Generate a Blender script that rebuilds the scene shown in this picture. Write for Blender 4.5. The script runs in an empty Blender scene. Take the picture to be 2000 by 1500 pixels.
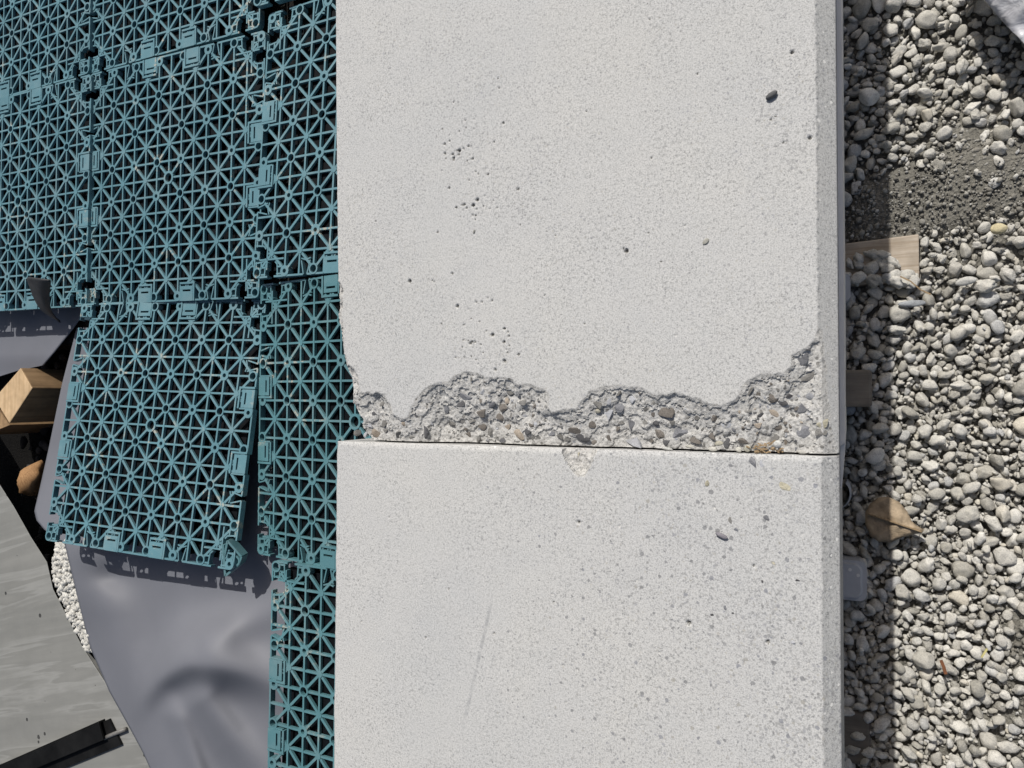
import bpy, bmesh, math, random
import numpy as np
from mathutils import Vector, Matrix, noise as mn

random.seed(7)
rng = np.random.default_rng(11)
SC = bpy.context.scene
COL = SC.collection

# ------------------------------------------------------------------ camera, sky, sun, exposure
F_PX = 1386.0                      # focal length in pixels of the 2000 px wide photograph
CAM_H = 0.64
_n = np.array([660 / F_PX, 25 / F_PX, 1.0]); _n /= np.linalg.norm(_n)     # straight down, in camera axes
_zw = -_n
_xw = np.array([1.0, 0, 0]) - _n[0] * _n; _xw /= np.linalg.norm(_xw)
_yw = np.cross(_zw, _xw)
C2W = np.array([_xw, _yw, _zw])
CAM = np.array([0.0, 0.0, CAM_H])


def P(px, py, z):
    """the point at height z that the photograph shows at pixel (px, py)"""
    d = C2W @ np.array([(px - 1000) / F_PX, (py - 750) / F_PX, 1.0])
    return CAM + (z - CAM_H) / d[2] * d


cam_d = bpy.data.cameras.new('camera')
cam = bpy.data.objects.new('camera', cam_d)
COL.objects.link(cam)
_R = np.stack([C2W @ [1, 0, 0], C2W @ [0, -1, 0], C2W @ [0, 0, -1]], axis=1)
cam.matrix_world = Matrix([[*_R[0], 0], [*_R[1], 0], [*_R[2], CAM_H], [0, 0, 0, 1]])
cam_d.sensor_fit = 'HORIZONTAL'
cam_d.sensor_width = 36.0
cam_d.lens = 36.0 * F_PX / 2000.0
cam_d.clip_start = 0.01
cam_d.clip_end = 500.0
SC.camera = cam

SUN = Vector((-0.15, 0.85, 1.0)).normalized()
world = bpy.data.worlds.new('World')
SC.world = world
world.use_nodes = True
wn = world.node_tree
wn.nodes.clear()
_sky = wn.nodes.new('ShaderNodeTexSky')
_sky.sky_type = 'NISHITA'
_sky.sun_disc = False
_sky.sun_elevation = math.asin(SUN.z)
_sky.sun_rotation = math.atan2(SUN.x, SUN.y)
_sky.air_density = 1.0
_sky.dust_density = 4.0
_sky.ozone_density = 0.8
_bg = wn.nodes.new('ShaderNodeBackground')
_bg.inputs['Strength'].default_value = 0.075
_wo = wn.nodes.new('ShaderNodeOutputWorld')
wn.links.new(_sky.outputs[0], _bg.inputs[0])
wn.links.new(_bg.outputs[0], _wo.inputs[0])

sun_d = bpy.data.lights.new('sun', 'SUN')
sun_d.energy = 4.0
sun_d.angle = math.radians(0.53)
sun_d.color = (1.0, 0.972, 0.93)
sun = bpy.data.objects.new('sun', sun_d)
sun.rotation_euler = SUN.to_track_quat('Z', 'Y').to_euler()
sun.location = (0, 0, 5)
COL.objects.link(sun)
SC.view_settings.view_transform = 'Standard'
SC.view_settings.look = 'None'
SC.view_settings.exposure = 0.0
SC.view_settings.gamma = 1.0
SC.view_settings.use_curve_mapping = False


# ------------------------------------------------------------------ helpers
def tag(o, label=None, cat=None, group=None, kind=None):
    if label: o['label'] = label
    if cat: o['category'] = cat
    if group: o['group'] = group
    if kind: o['kind'] = kind
    return o


def link(name, me, mat=None, parent=None, loc=None, smooth=False):
    o = bpy.data.objects.new(name, me)
    if mat is not None and not me.materials:
        for m in (mat if isinstance(mat, (list, tuple)) else [mat]):
            me.materials.append(m)
    if smooth:
        me.polygons.foreach_set('use_smooth', [True] * len(me.polygons))
    COL.objects.link(o)
    if parent is not None:
        o.parent = parent
    if loc is not None:
        o.location = loc
    return o


def empty(name, loc=(0, 0, 0), rz=0.0):
    o = bpy.data.objects.new(name, None)
    o.empty_display_size = 0.02
    o.location = loc
    o.rotation_euler = (0, 0, rz)
    COL.objects.link(o)
    return o


def mesh(name, v, f):
    me = bpy.data.meshes.new(name)
    me.from_pydata([tuple(map(float, x)) for x in v], [], [tuple(map(int, x)) for x in f])
    me.update()
    return me


def mesh_np(name, v, quads):
    """fast mesh from arrays: v (n,3), quads (m,4)"""
    me = bpy.data.meshes.new(name)
    m = len(quads)
    me.vertices.add(len(v)); me.vertices.foreach_set('co', np.asarray(v, np.float32).ravel())
    me.loops.add(m * 4); me.loops.foreach_set('vertex_index', np.asarray(quads, np.int32).ravel())
    me.polygons.add(m); me.polygons.foreach_set('loop_start', np.arange(0, m * 4, 4, dtype=np.int32))
    me.update(calc_edges=True)
    me.validate()
    return me


class MB:
    def __init__(s): s.v = []; s.f = []
    def add(s, v, f):
        o = len(s.v); s.v += [tuple(x) for x in v]; s.f += [tuple(i + o for i in q) for q in f]
    def box(s, x0, x1, y0, y1, z0, z1):
        v = [(x0, y0, z0), (x1, y0, z0), (x1, y1, z0), (x0, y1, z0), (x0, y0, z1), (x1, y0, z1), (x1, y1, z1), (x0, y1, z1)]
        s.add(v, [(3, 2, 1, 0), (4, 5, 6, 7), (0, 1, 5, 4), (1, 2, 6, 5), (2, 3, 7, 6), (3, 0, 4, 7)])
    def bar(s, a, b, w, z0, z1):
        a = np.array(a, float); b = np.array(b, float)
        d = b - a; L = np.hypot(*d)
        n = np.array([-d[1], d[0]]) / L * w / 2
        c = [a - n, b - n, b + n, a + n]
        v = [(*p, z0) for p in c] + [(*p, z1) for p in c]
        s.add(v, [(4, 5, 6, 7), (0, 1, 5, 4), (1, 2, 6, 5), (2, 3, 7, 6), (3, 0, 4, 7), (3, 2, 1, 0)])
    def ring(s, c, ro, ri, z0, z1, seg=14):
        v = []
        for k in range(seg):
            t = 2 * math.pi * k / seg
            ca, sa = math.cos(t), math.sin(t)
            v += [(c[0] + ro * ca, c[1] + ro * sa, z1), (c[0] + ri * ca, c[1] + ri * sa, z1),
                  (c[0] + ro * ca, c[1] + ro * sa, z0), (c[0] + ri * ca, c[1] + ri * sa, z0)]
        f = []
        for k in range(seg):
            a = 4 * k; b = 4 * ((k + 1) % seg)
            f += [(a, b, b + 1, a + 1), (a + 2, b + 2, b, a), (a + 1, b + 1, b + 3, a + 3), (a + 3, b + 3, b + 2, a + 2)]
        s.add(v, f)
    def disc(s, c, r, z0, z1, seg=8):
        v = [(c[0] + r * math.cos(2 * math.pi * k / seg), c[1] + r * math.sin(2 * math.pi * k / seg), z) for z in (z0, z1) for k in range(seg)]
        s.add(v, [tuple(range(seg, 2 * seg)), tuple(range(seg - 1, -1, -1))] + [(k, (k + 1) % seg, seg + (k + 1) % seg, seg + k) for k in range(seg)])
    def prism(s, bottom, top):
        n = len(bottom)
        s.add(list(bottom) + list(top), [tuple(range(n, 2 * n)), tuple(range(n - 1, -1, -1))] + [(k, (k + 1) % n, n + (k + 1) % n, n + k) for k in range(n)])
    def build(s, name, mat, parent=None, loc=None, smooth=False):
        return link(name, mesh(name, s.v, s.f), mat, parent, loc, smooth)


def _hash(ix, iy, seed):
    h = (ix.astype(np.int64) * 374761393 + iy.astype(np.int64) * 668265263 + seed * 1442695041) & 0x7fffffff
    h = ((h ^ (h >> 13)) * 1274126177) & 0x7fffffff
    return ((h ^ (h >> 16)) & 0xffff) / 65535.0


def vnoise(x, y, seed=0):
    ix = np.floor(x); iy = np.floor(y)
    fx = x - ix; fy = y - iy
    fx = fx * fx * (3 - 2 * fx); fy = fy * fy * (3 - 2 * fy)
    ix = ix.astype(np.int64); iy = iy.astype(np.int64)
    a = _hash(ix, iy, seed); b = _hash(ix + 1, iy, seed); c = _hash(ix, iy + 1, seed); d = _hash(ix + 1, iy + 1, seed)
    return (a + (b - a) * fx + (c - a) * fy + (a - b - c + d) * fx * fy) * 2 - 1


def fbm(x, y, scale, octv=4, seed=0, gain=0.5):
    s = np.zeros_like(x); a = 1.0; tot = 0; k = 1.0 / scale
    for o in range(octv):
        s += a * vnoise(x * k + 17.3 * o, y * k - 9.1 * o, seed + o); tot += a; a *= gain; k *= 2.03
    return s / tot


def seg_dist(x, y, poly):
    d = np.full(x.shape, 1e9)
    for (ax, ay), (bx, by) in zip(poly[:-1], poly[1:]):
        dx, dy = bx - ax, by - ay
        t = np.clip(((x - ax) * dx + (y - ay) * dy) / (dx * dx + dy * dy + 1e-18), 0, 1)
        d = np.minimum(d, np.hypot(x - ax - t * dx, y - ay - t * dy))
    return d


def inside(x, y, poly):
    r = np.zeros(x.shape, bool)
    n = len(poly)
    for i in range(n):
        (ax, ay), (bx, by) = poly[i], poly[(i + 1) % n]
        if ay == by: continue
        c = ((ay > y) != (by > y)) & (x < (bx - ax) * (y - ay) / (by - ay) + ax)
        r ^= c
    return r


# ------------------------------------------------------------------ materials
def new_mat(name):
    m = bpy.data.materials.new(name); m.use_nodes = True
    nt = m.node_tree
    return m, nt, nt.nodes['Principled BSDF']


class G:
    """tiny node-graph helper"""
    def __init__(s, nt): s.nt = nt
    def n(s, t, **kw):
        nd = s.nt.nodes.new(t)
        for k, v in kw.items(): setattr(nd, k, v)
        return nd
    def l(s, a, b): s.nt.links.new(a, b)
    def coord(s, out='Object', scale=None, rot=None, loc=None):
        tc = s.n('ShaderNodeTexCoord')
        if scale is None and rot is None and loc is None: return tc.outputs[out]
        mp = s.n('ShaderNodeMapping')
        if scale is not None: mp.inputs['Scale'].default_value = scale
        if rot is not None: mp.inputs['Rotation'].default_value = rot
        if loc is not None: mp.inputs['Location'].default_value = loc
        s.l(tc.outputs[out], mp.inputs[0]); return mp.outputs[0]
    def noise(s, vec, scale, detail=4, rough=0.55, dist=0.0):
        t = s.n('ShaderNodeTexNoise'); t.inputs['Scale'].default_value = scale
        t.inputs['Detail'].default_value = detail; t.inputs['Roughness'].default_value = rough
        t.inputs['Distortion'].default_value = dist
        s.l(vec, t.inputs['Vector']); return t
    def voro(s, vec, scale, feature='F1'):
        t = s.n('ShaderNodeTexVoronoi', feature=feature); t.inputs['Scale'].default_value = scale
        s.l(vec, t.inputs['Vector']); return t
    def ramp(s, fac, stops, mode='LINEAR'):
        r = s.n('ShaderNodeValToRGB'); r.color_ramp.interpolation = mode
        e = r.color_ramp.elements
        while len(e) < len(stops): e.new(0.5)
        for k, (p, c) in enumerate(stops):
            e[k].position = p; e[k].color = (*c, 1) if len(c) == 3 else c
        s.l(fac, r.inputs[0]); return r.outputs[0]
    def math(s, op, a, b=None, c=None, clamp=False):
        m = s.n('ShaderNodeMath', operation=op, use_clamp=clamp)
        for i, q in enumerate((a, b, c)):
            if q is None: continue
            if isinstance(q, (int, float)): m.inputs[i].default_value = q
            else: s.l(q, m.inputs[i])
        return m.outputs[0]
    def step(s, v, lo, hi):
        m = s.n('ShaderNodeMapRange', interpolation_type='SMOOTHSTEP')
        m.inputs[1].default_value = lo; m.inputs[2].default_value = hi
        s.l(v, m.inputs[0]); return m.outputs[0]
    def mix(s, fac, a, b, mode='MIX'):
        m = s.n('ShaderNodeMix', data_type='RGBA', blend_type=mode)
        for i, q in ((0, fac), (6, a), (7, b)):
            if isinstance(q, (int, float)): m.inputs[i].default_value = q
            elif isinstance(q, tuple): m.inputs[i].default_value = (*q, 1) if len(q) == 3 else q
            else: s.l(q, m.inputs[i])
        return m.outputs[2]
    def bump(s, h, strength, dist, normal=None):
        b = s.n('ShaderNodeBump'); b.inputs['Strength'].default_value = strength
        b.inputs['Distance'].default_value = dist
        s.l(h, b.inputs['Height'])
        if normal is not None: s.l(normal, b.inputs['Normal'])
        return b.outputs[0]
    def sep(s, vec):
        x = s.n('ShaderNodeSeparateXYZ'); s.l(vec, x.inputs[0]); return x.outputs


def concrete(name, coarse, seed, scratches=()):
    """pale cast concrete with sand grains; coarse: how much larger aggregate shows at the face"""
    m, nt, b = new_mat(name); g = G(nt)
    co = g.coord(loc=(seed * 3.1, seed * 1.7, 0))
    big = g.noise(co, 9, 5, 0.6)
    col = g.ramp(big.outputs['Fac'], [(0.28, (0.425, 0.43, 0.43)), (0.5, (0.48, 0.477, 0.46)), (0.7, (0.51, 0.497, 0.455))])
    cloud = g.noise(co, 5.5, 5, 0.62, 0.3)
    col = g.mix(1.0, col, g.ramp(cloud.outputs['Fac'], [(0.30, (0.80, 0.82, 0.84)), (0.5, (0.945, 0.945, 0.945)), (0.70, (1.03, 1.015, 0.98))]), 'MULTIPLY')
    mid = g.noise(co, 45, 4, 0.6)
    col = g.mix(0.32, col, g.ramp(mid.outputs['Fac'], [(0.3, (0.405, 0.41, 0.41)), (0.6, (0.50, 0.49, 0.465))]))
    wob = g.noise(co, 800, 2, 0.6)
    va = g.n('ShaderNodeVectorMath', operation='MULTIPLY_ADD')
    va.inputs[1].default_value = (0.0016,) * 3
    g.l(wob.outputs['Color'], va.inputs[0]); g.l(co, va.inputs[2])
    wc = va.outputs[0]
    fine = g.noise(co, 1250, 3, 0.75)
    col = g.mix(0.62, col, g.ramp(fine.outputs['Fac'], [(0.33, (0.14, 0.142, 0.145)), (0.46, (0.44, 0.44, 0.43)), (0.54, (0.50, 0.50, 0.485)), (0.74, (0.66, 0.655, 0.64))]), 'MIX')
    sand = g.noise(co, 620, 3, 0.7)
    col = g.mix(g.math('ADD', g.math('MULTIPLY', g.step(g.noise(co, 22, 4, 0.65).outputs['Fac'], 0.35, 0.65), 0.42), 0.22), col, g.mix(1.0, col, g.ramp(sand.outputs['Fac'], [(0.34, (0.38, 0.385, 0.39)), (0.46, (0.98, 0.98, 0.98)), (0.56, (1.03, 1.03, 1.03)), (0.68, (1.16, 1.15, 1.14))]), 'MULTIPLY'))
    # sand grains
    dens = g.step(g.noise(co, 14, 3, 0.6).outputs['Fac'], 0.30, 0.70)
    xs = g.sep(g.coord())
    for sc, rad, dark, ext in ((760, 0.50, (0.20, 0.20, 0.20), 0.0), (470, 0.36, (0.20, 0.20, 0.205), 0.0), (290, 0.36, (0.17, 0.173, 0.18), 1.0), (170, 0.18, (0.24, 0.245, 0.25), 2.0)):
        v = g.voro(wc, sc)
        cs = g.n('ShaderNodeSeparateColor'); g.l(v.outputs['Color'], cs.inputs[0])
        r = g.math('MULTIPLY', g.math('POWER', cs.outputs[0], (2.2, 3.0, 14.0)[int(ext)]), rad)
        if ext: r = g.math('MULTIPLY', r, (coarse, coarse * coarse)[int(ext) - 1])
        else: r = g.math('MULTIPLY', r, g.math('ADD', g.math('MULTIPLY', dens, 0.45 + coarse * 0.3), 0.65))
        if coarse > 0.5: r = g.math('MULTIPLY', r, g.math('ADD', g.math('MULTIPLY', g.step(xs[0], -0.14, 0.11), 0.85), 0.36))
        msk = g.step(g.math('SUBTRACT', r, v.outputs['Distance']), 0.0, 0.06)
        tint = g.ramp(cs.outputs[1], [(0.0, tuple(c * 0.75 for c in dark)), (0.5, dark), (0.75, (dark[0] * 1.05, dark[1] * 1.08, dark[2] * 1.22)), (0.93, (dark[0] * 1.7, dark[1] * 1.6, dark[2] * 1.35))])
        col = g.mix(g.math('MULTIPLY', msk, 0.45 + 0.22 * (coarse if ext else 0)), col, tint)
    # pale grains
    v = g.voro(wc, 380)
    cs = g.n('ShaderNodeSeparateColor'); g.l(v.outputs['Color'], cs.inputs[0])
    msk = g.step(g.math('SUBTRACT', g.math('MULTIPLY', g.math('POWER', cs.outputs[2], 7.0), 0.40), v.outputs['Distance']), 0.0, 0.05)
    col = g.mix(msk, col, (0.68, 0.67, 0.64))
    for (ax, ay, bx, by, w, k) in scratches:          # scuffs dragged over the face
        L = math.hypot(bx - ax, by - ay); ux, uy = (bx - ax) / L, (by - ay) / L
        px_ = g.math('SUBTRACT', xs[0], ax); py_ = g.math('SUBTRACT', xs[1], ay)
        t = g.math('ADD', g.math('MULTIPLY', px_, ux), g.math('MULTIPLY', py_, uy))
        d = g.math('ABSOLUTE', g.math('SUBTRACT', g.math('MULTIPLY', px_, -uy), g.math('MULTIPLY', py_, -ux)))
        q = g.math('MULTIPLY', g.math('SUBTRACT', 1.0, g.step(d, w * 0.3, w)), g.math('MULTIPLY', g.step(t, 0, 0.02), g.math('SUBTRACT', 1.0, g.step(t, L - 0.03, L))))
        q = g.math('MULTIPLY', q, g.math('MULTIPLY', g.step(g.noise(co, 160, 3).outputs['Fac'], 0.3, 0.7), k))
        col = g.mix(q, col, (0.25, 0.255, 0.26))
    g.l(col, b.inputs['Base Color'])
    b.inputs['Roughness'].default_value = 0.85
    b.inputs['Specular IOR Level'].default_value = 0.25
    g.l(g.bump(fine.outputs['Fac'], 0.25, 0.0004, g.bump(mid.outputs['Fac'], 0.15, 0.001)), b.inputs['Normal'])
    return m


def broken_concrete():
    m, nt, b = new_mat('broken concrete'); g = G(nt)
    co = g.coord()
    n1 = g.noise(co, 70, 5, 0.65); n2 = g.noise(co, 700, 4, 0.7)
    col = g.ramp(n1.outputs['Fac'], [(0.25, (0.31, 0.305, 0.29)), (0.5, (0.44, 0.433, 0.415)), (0.75, (0.53, 0.525, 0.51))])
    col = g.mix(0.55, col, g.ramp(n2.outputs['Fac'], [(0.36, (0.10, 0.095, 0.085)), (0.47, (0.42, 0.41, 0.38)), (0.66, (0.66, 0.65, 0.62))]))
    v = g.voro(co, 330)
    cs = g.n('ShaderNodeSeparateColor'); g.l(v.outputs['Color'], cs.inputs[0])
    msk = g.step(g.math('SUBTRACT', g.math('MULTIPLY', g.math('POWER', cs.outputs[0], 1.5), 0.42), v.outputs['Distance']), 0, 0.08)
    col = g.mix(g.math('MULTIPLY', msk, 0.75), col, g.ramp(cs.outputs[1], [(0, (0.10, 0.095, 0.09)), (0.5, (0.20, 0.19, 0.17)), (1, (0.27, 0.28, 0.31))]))
    g.l(col, b.inputs['Base Color']); b.inputs['Roughness'].default_value = 0.95
    b.inputs['Specular IOR Level'].default_value = 0.15
    g.l(g.bump(n2.outputs['Fac'], 0.7, 0.0009, g.bump(v.outputs['Distance'], 0.3, 0.001)), b.inputs['Normal'])
    return m


def stone_mat(name, stops, rough_bump=0.5, grain=900, dust=0.0, per_island=True):
    m, nt, b = new_mat(name); g = G(nt)
    oi = g.n('ShaderNodeObjectInfo'); ge = g.n('ShaderNodeNewGeometry'); co = ge.outputs['Position']
    r = g.math('FRACT', g.math('ADD', oi.outputs['Random'], ge.outputs['Random Per Island'])) if per_island else oi.outputs['Random']
    col = g.ramp(r, stops)
    n = g.noise(co, 240, 5, 0.68); n2 = g.noise(co, grain, 3, 0.72)
    col = g.mix(0.55, col, g.mix(1.0, col, g.ramp(n.outputs['Fac'], [(0.3, (0.62, 0.61, 0.58)), (0.6, (1.12, 1.11, 1.08))]), 'MULTIPLY'))
    col = g.mix(0.6, col, g.mix(1.0, col, g.ramp(n2.outputs['Fac'], [(0.3, (0.45, 0.45, 0.44)), (0.5, (1.0, 1.0, 1.0)), (0.75, (1.25, 1.25, 1.22))]), 'MULTIPLY'))
    if dust: col = g.mix(dust, col, (0.42, 0.41, 0.38))
    g.l(col, b.inputs['Base Color']); b.inputs['Roughness'].default_value = 0.92
    b.inputs['Specular IOR Level'].default_value = 0.2
    rr = g.math('FRACT', g.math('MULTIPLY', r, 7.31))
    bm = g.n('ShaderNodeBump'); bm.inputs['Distance'].default_value = 0.0012
    g.l(g.math('MULTIPLY', g.math('POWER', rr, 0.8), rough_bump), bm.inputs['Strength'])
    g.l(g.math('ADD', n2.outputs['Fac'], g.math('MULTIPLY', n.outputs['Fac'], 1.3)), bm.inputs['Height'])
    g.l(bm.outputs[0], b.inputs['Normal'])
    return m


def plain(name, col, rough=0.6, spec=0.4, var=0.15, scale=40, bump=0.0, bscale=400, bdist=0.0005):
    m, nt, b = new_mat(name); g = G(nt)
    co = g.coord()
    n = g.noise(co, scale, 5, 0.6)
    g.l(g.ramp(n.outputs['Fac'], [(0.3, tuple(c * (1 - var) for c in col)), (0.7, tuple(min(1, c * (1 + var)) for c in col))]), b.inputs['Base Color'])
    b.inputs['Roughness'].default_value = rough
    b.inputs['Specular IOR Level'].default_value = spec
    if bump:
        g.l(g.bump(g.noise(co, bscale, 4, 0.65).outputs['Fac'], bump, bdist), b.inputs['Normal'])
    return m


def plastic_mat(name, c):
    """faded teal plastic, chalky dust on some ribs"""
    m, nt, b = new_mat(name); g = G(nt)
    co = g.coord(); oi = g.n('ShaderNodeObjectInfo')
    vm = g.n('ShaderNodeVectorMath', operation='ADD'); g.l(co, vm.inputs[0]); g.l(oi.outputs['Location'], vm.inputs[1])
    n = g.noise(vm.outputs[0], 14, 4, 0.6); n2 = g.noise(vm.outputs[0], 90, 4, 0.7)
    col = g.ramp(n.outputs['Fac'], [(0.3, tuple(x * 0.85 for x in c)), (0.7, tuple(x * 1.15 for x in c))])
    col = g.mix(g.math('MULTIPLY', g.step(g.noise(vm.outputs[0], 30, 4, 0.65).outputs['Fac'], 0.42, 0.75), 0.28), col, (0.26, 0.31, 0.31))
    dirt = g.math('MULTIPLY', g.step(n.outputs['Fac'], 0.52, 0.64), g.step(n2.outputs['Fac'], 0.53, 0.62))
    fleck = g.step(g.noise(vm.outputs[0], 260, 3, 0.7).outputs['Fac'], 0.70, 0.76)
    col = g.mix(g.math('MULTIPLY', g.math('MAXIMUM', dirt, fleck), 0.8), col, (0.40, 0.38, 0.31))
    g.l(col, b.inputs['Base Color'])
    b.inputs['Roughness'].default_value = 0.42
    b.inputs['Specular IOR Level'].default_value = 0.5
    g.l(g.bump(n2.outputs['Fac'], 0.12, 0.0006), b.inputs['Normal'])
    return m


def wood_mat(name, c1, c2, axis, ring=260, rough=0.8):
    m, nt, b = new_mat(name); g = G(nt)
    sc = [1, 1, 1]; sc[axis] = 0.06
    co = g.coord(scale=tuple(sc))
    n = g.noise(co, ring, 5, 0.65, 0.4)
    n2 = g.noise(g.coord(), 60, 4, 0.6)
    col = g.ramp(n.outputs['Fac'], [(0.32, c1), (0.62, c2)])
    col = g.mix(0.45, col, g.mix(1.0, col, g.ramp(n2.outputs['Fac'], [(0.3, (0.6, 0.58, 0.55)), (0.65, (1.15, 1.12, 1.1))]), 'MULTIPLY'))
    g.l(col, b.inputs['Base Color']); b.inputs['Roughness'].default_value = rough
    b.inputs['Specular IOR Level'].default_value = 0.2
    g.l(g.bump(n.outputs['Fac'], 0.4, 0.0008), b.inputs['Normal'])
    return m


def soil_mat(name, c):
    m, nt, b = new_mat(name); g = G(nt)
    co = g.coord()
    n = g.noise(co, 35, 6, 0.7); n2 = g.noise(co, 420, 4, 0.75); v = g.voro(co, 420)
    col = g.ramp(n.outputs['Fac'], [(0.3, tuple(x * 0.7 for x in c)), (0.7, tuple(x * 1.25 for x in c))])
    col = g.mix(0.6, col, g.mix(1.0, col, g.ramp(n2.outputs['Fac'], [(0.3, (0.5, 0.5, 0.5)), (0.7, (1.4, 1.4, 1.38))]), 'MULTIPLY'))
    g.l(col, b.inputs['Base Color']); b.inputs['Roughness'].default_value = 0.97
    b.inputs['Specular IOR Level'].default_value = 0.1
    g.l(g.bump(n2.outputs['Fac'], 1.0, 0.002, g.bump(v.outputs['Distance'], 0.6, 0.002)), b.inputs['Normal'])
    return m


def board_marked():
    m, nt, b = new_mat('grey slab with board marks'); g = G(nt)
    mp2 = g.n('ShaderNodeMapping'); mp2.inputs['Scale'].default_value = (0.085, 1, 1)
    g.l(g.coord(rot=(0, 0, math.radians(-15))), mp2.inputs[0]); co = mp2.outputs[0]
    co1 = g.coord()
    n = g.noise(co, 38, 4, 0.55, 0.35)
    streak = g.ramp(n.outputs['Fac'], [(0.30, (0.165, 0.167, 0.157)), (0.46, (0.195, 0.196, 0.183)), (0.53, (0.265, 0.266, 0.252)), (0.57, (0.178, 0.179, 0.167)), (0.72, (0.215, 0.215, 0.20))])
    n2 = g.noise(co1, 16, 4, 0.6)
    col = g.mix(0.38, streak, g.ramp(n2.outputs['Fac'], [(0.3, (0.155, 0.156, 0.145)), (0.7, (0.235, 0.235, 0.22))]))
    v = g.voro(co1, 75); cs = g.n('ShaderNodeSeparateColor'); g.l(v.outputs['Color'], cs.inputs[0])
    pit = g.step(g.math('SUBTRACT', g.math('MULTIPLY', g.math('POWER', cs.outputs[0], 9.0), 0.26), v.outputs['Distance']), 0, 0.04)
    col = g.mix(pit, col, (0.05, 0.05, 0.048))
    g.l(col, b.inputs['Base Color']); b.inputs['Roughness'].default_value = 0.8
    b.inputs['Specular IOR Level'].default_value = 0.25
    g.l(g.bump(g.math('MULTIPLY', pit, -1.0), 0.6, 0.002, g.bump(n.outputs['Fac'], 0.25, 0.002)), b.inputs['Normal'])
    return m


def membrane_mat(name, c, rough=0.6):
    m, nt, b = new_mat(name); g = G(nt)
    co = g.coord()
    n = g.noise(co, 9, 4, 0.55); fl = g.noise(co, 300, 3, 0.7)
    col = g.ramp(n.outputs['Fac'], [(0.3, tuple(x * 0.93 for x in c)), (0.7, tuple(x * 1.07 for x in c))])
    col = g.mix(g.math('MULTIPLY', g.step(fl.outputs['Fac'], 0.735, 0.78), 0.5), col, (0.33, 0.33, 0.33))
    g.l(col, b.inputs['Base Color']); b.inputs['Roughness'].default_value = rough
    b.inputs['Specular IOR Level'].default_value = 0.35
    g.l(g.bump(g.noise(co, 1200, 2).outputs['Fac'], 0.05, 0.0003), b.inputs['Normal'])
    return m


M_BROKEN = broken_concrete()
M_PIT = plain('painted shade in the pits', (0.20, 0.197, 0.185), 0.95, 0.1, 0.3, 600)  # darker colour on pit faces, painting in the shade of the hollows
M_GRAVEL = stone_mat('dusty grey gravel', [(0.0, (0.35, 0.335, 0.295)), (0.2, (0.45, 0.433, 0.39)), (0.5, (0.54, 0.523, 0.48)), (0.85, (0.60, 0.583, 0.54)), (0.92, (0.46, 0.462, 0.46)), (0.975, (0.54, 0.50, 0.42)), (1.0, (0.64, 0.63, 0.595))], 1.0, 1100)
M_GRIT = stone_mat('dirty grit', [(0, (0.17, 0.16, 0.14)), (0.5, (0.26, 0.25, 0.225)), (0.9, (0.36, 0.35, 0.32)), (1, (0.50, 0.49, 0.46))], 0.8, 1600)
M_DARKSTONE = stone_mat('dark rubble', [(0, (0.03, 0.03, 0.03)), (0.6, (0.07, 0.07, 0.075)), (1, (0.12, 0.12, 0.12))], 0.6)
M_CRUMB = stone_mat('white mortar crumbs', [(0, (0.42, 0.41, 0.38)), (1, (0.66, 0.65, 0.61))], 0.6)
M_TEAL = plastic_mat('faded teal plastic', (0.094, 0.208, 0.243))
M_GREEN = plastic_mat('green teal plastic', (0.080, 0.192, 0.214))
M_DARKSLAT = plain('near black slat', (0.0035, 0.0045, 0.006), 0.6, 0.12, 0.5, 60)  # near-black all over, low sheen
M_MEMB = membrane_mat('grey lavender pond liner', (0.146, 0.151, 0.170))
M_RUBBER = plain('dark grey rubber', (0.035, 0.035, 0.037), 0.55, 0.35, 0.35, 70, 0.3, 300)
M_BLACK = plain('scuffed black plastic', (0.007, 0.007, 0.007), 0.7, 0.1, 0.6, 30, 0.15)
M_GREYPL = plain('grey plastic strip', (0.68, 0.67, 0.65), 0.6, 0.3, 0.08, 30)
M_WHITEPL = plain('pale grey plastic', (0.42, 0.43, 0.45), 0.5, 0.4, 0.08, 60)
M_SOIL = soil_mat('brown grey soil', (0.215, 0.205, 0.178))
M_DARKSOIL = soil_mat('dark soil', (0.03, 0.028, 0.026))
M_PITSHADE = soil_mat('pit soil with painted shade', (0.009, 0.0085, 0.008))  # soil colour taken almost to black, deep shade painted in
M_SLAB = board_marked()
M_PLANK = wood_mat('weathered plank', (0.30, 0.24, 0.175), (0.47, 0.41, 0.335), 0)
M_POSTTOP = wood_mat('sawn timber', (0.42, 0.29, 0.16), (0.56, 0.41, 0.25), 1, 160)
M_POSTSIDE = wood_mat('darker brown timber', (0.20, 0.13, 0.07), (0.33, 0.22, 0.12), 2, 130)  # darker and browner than the sawn top
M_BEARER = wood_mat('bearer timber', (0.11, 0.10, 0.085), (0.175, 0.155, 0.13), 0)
M_LEAF = plain('dry brown leaf', (0.34, 0.265, 0.18), 0.75, 0.2, 0.38, 130, 0.7, 180, 0.002)
M_STRAW = plain('dry plant bits', (0.27, 0.195, 0.115), 0.8, 0.2, 0.4, 300)
M_RUST = plain('rusty iron', (0.16, 0.065, 0.03), 0.8, 0.3, 0.3, 300)
M_STEEL = plain('dull grey rod', (0.15, 0.145, 0.135), 0.5, 0.4, 0.2, 200)


def film_mat():
    m, nt, b = new_mat('crumpled clear film'); g = G(nt)
    co = g.coord(); n = g.noise(co, 70, 5, 0.6, 0.8)
    g.l(g.ramp(n.outputs['Fac'], [(0.35, (0.42, 0.42, 0.44)), (0.6, (0.60, 0.60, 0.62))]), b.inputs['Base Color'])
    b.inputs['Roughness'].default_value = 0.4
    b.inputs['Specular IOR Level'].default_value = 0.6
    g.l(g.bump(n.outputs['Fac'], 0.5, 0.004), b.inputs['Normal'])
    return m


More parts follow.
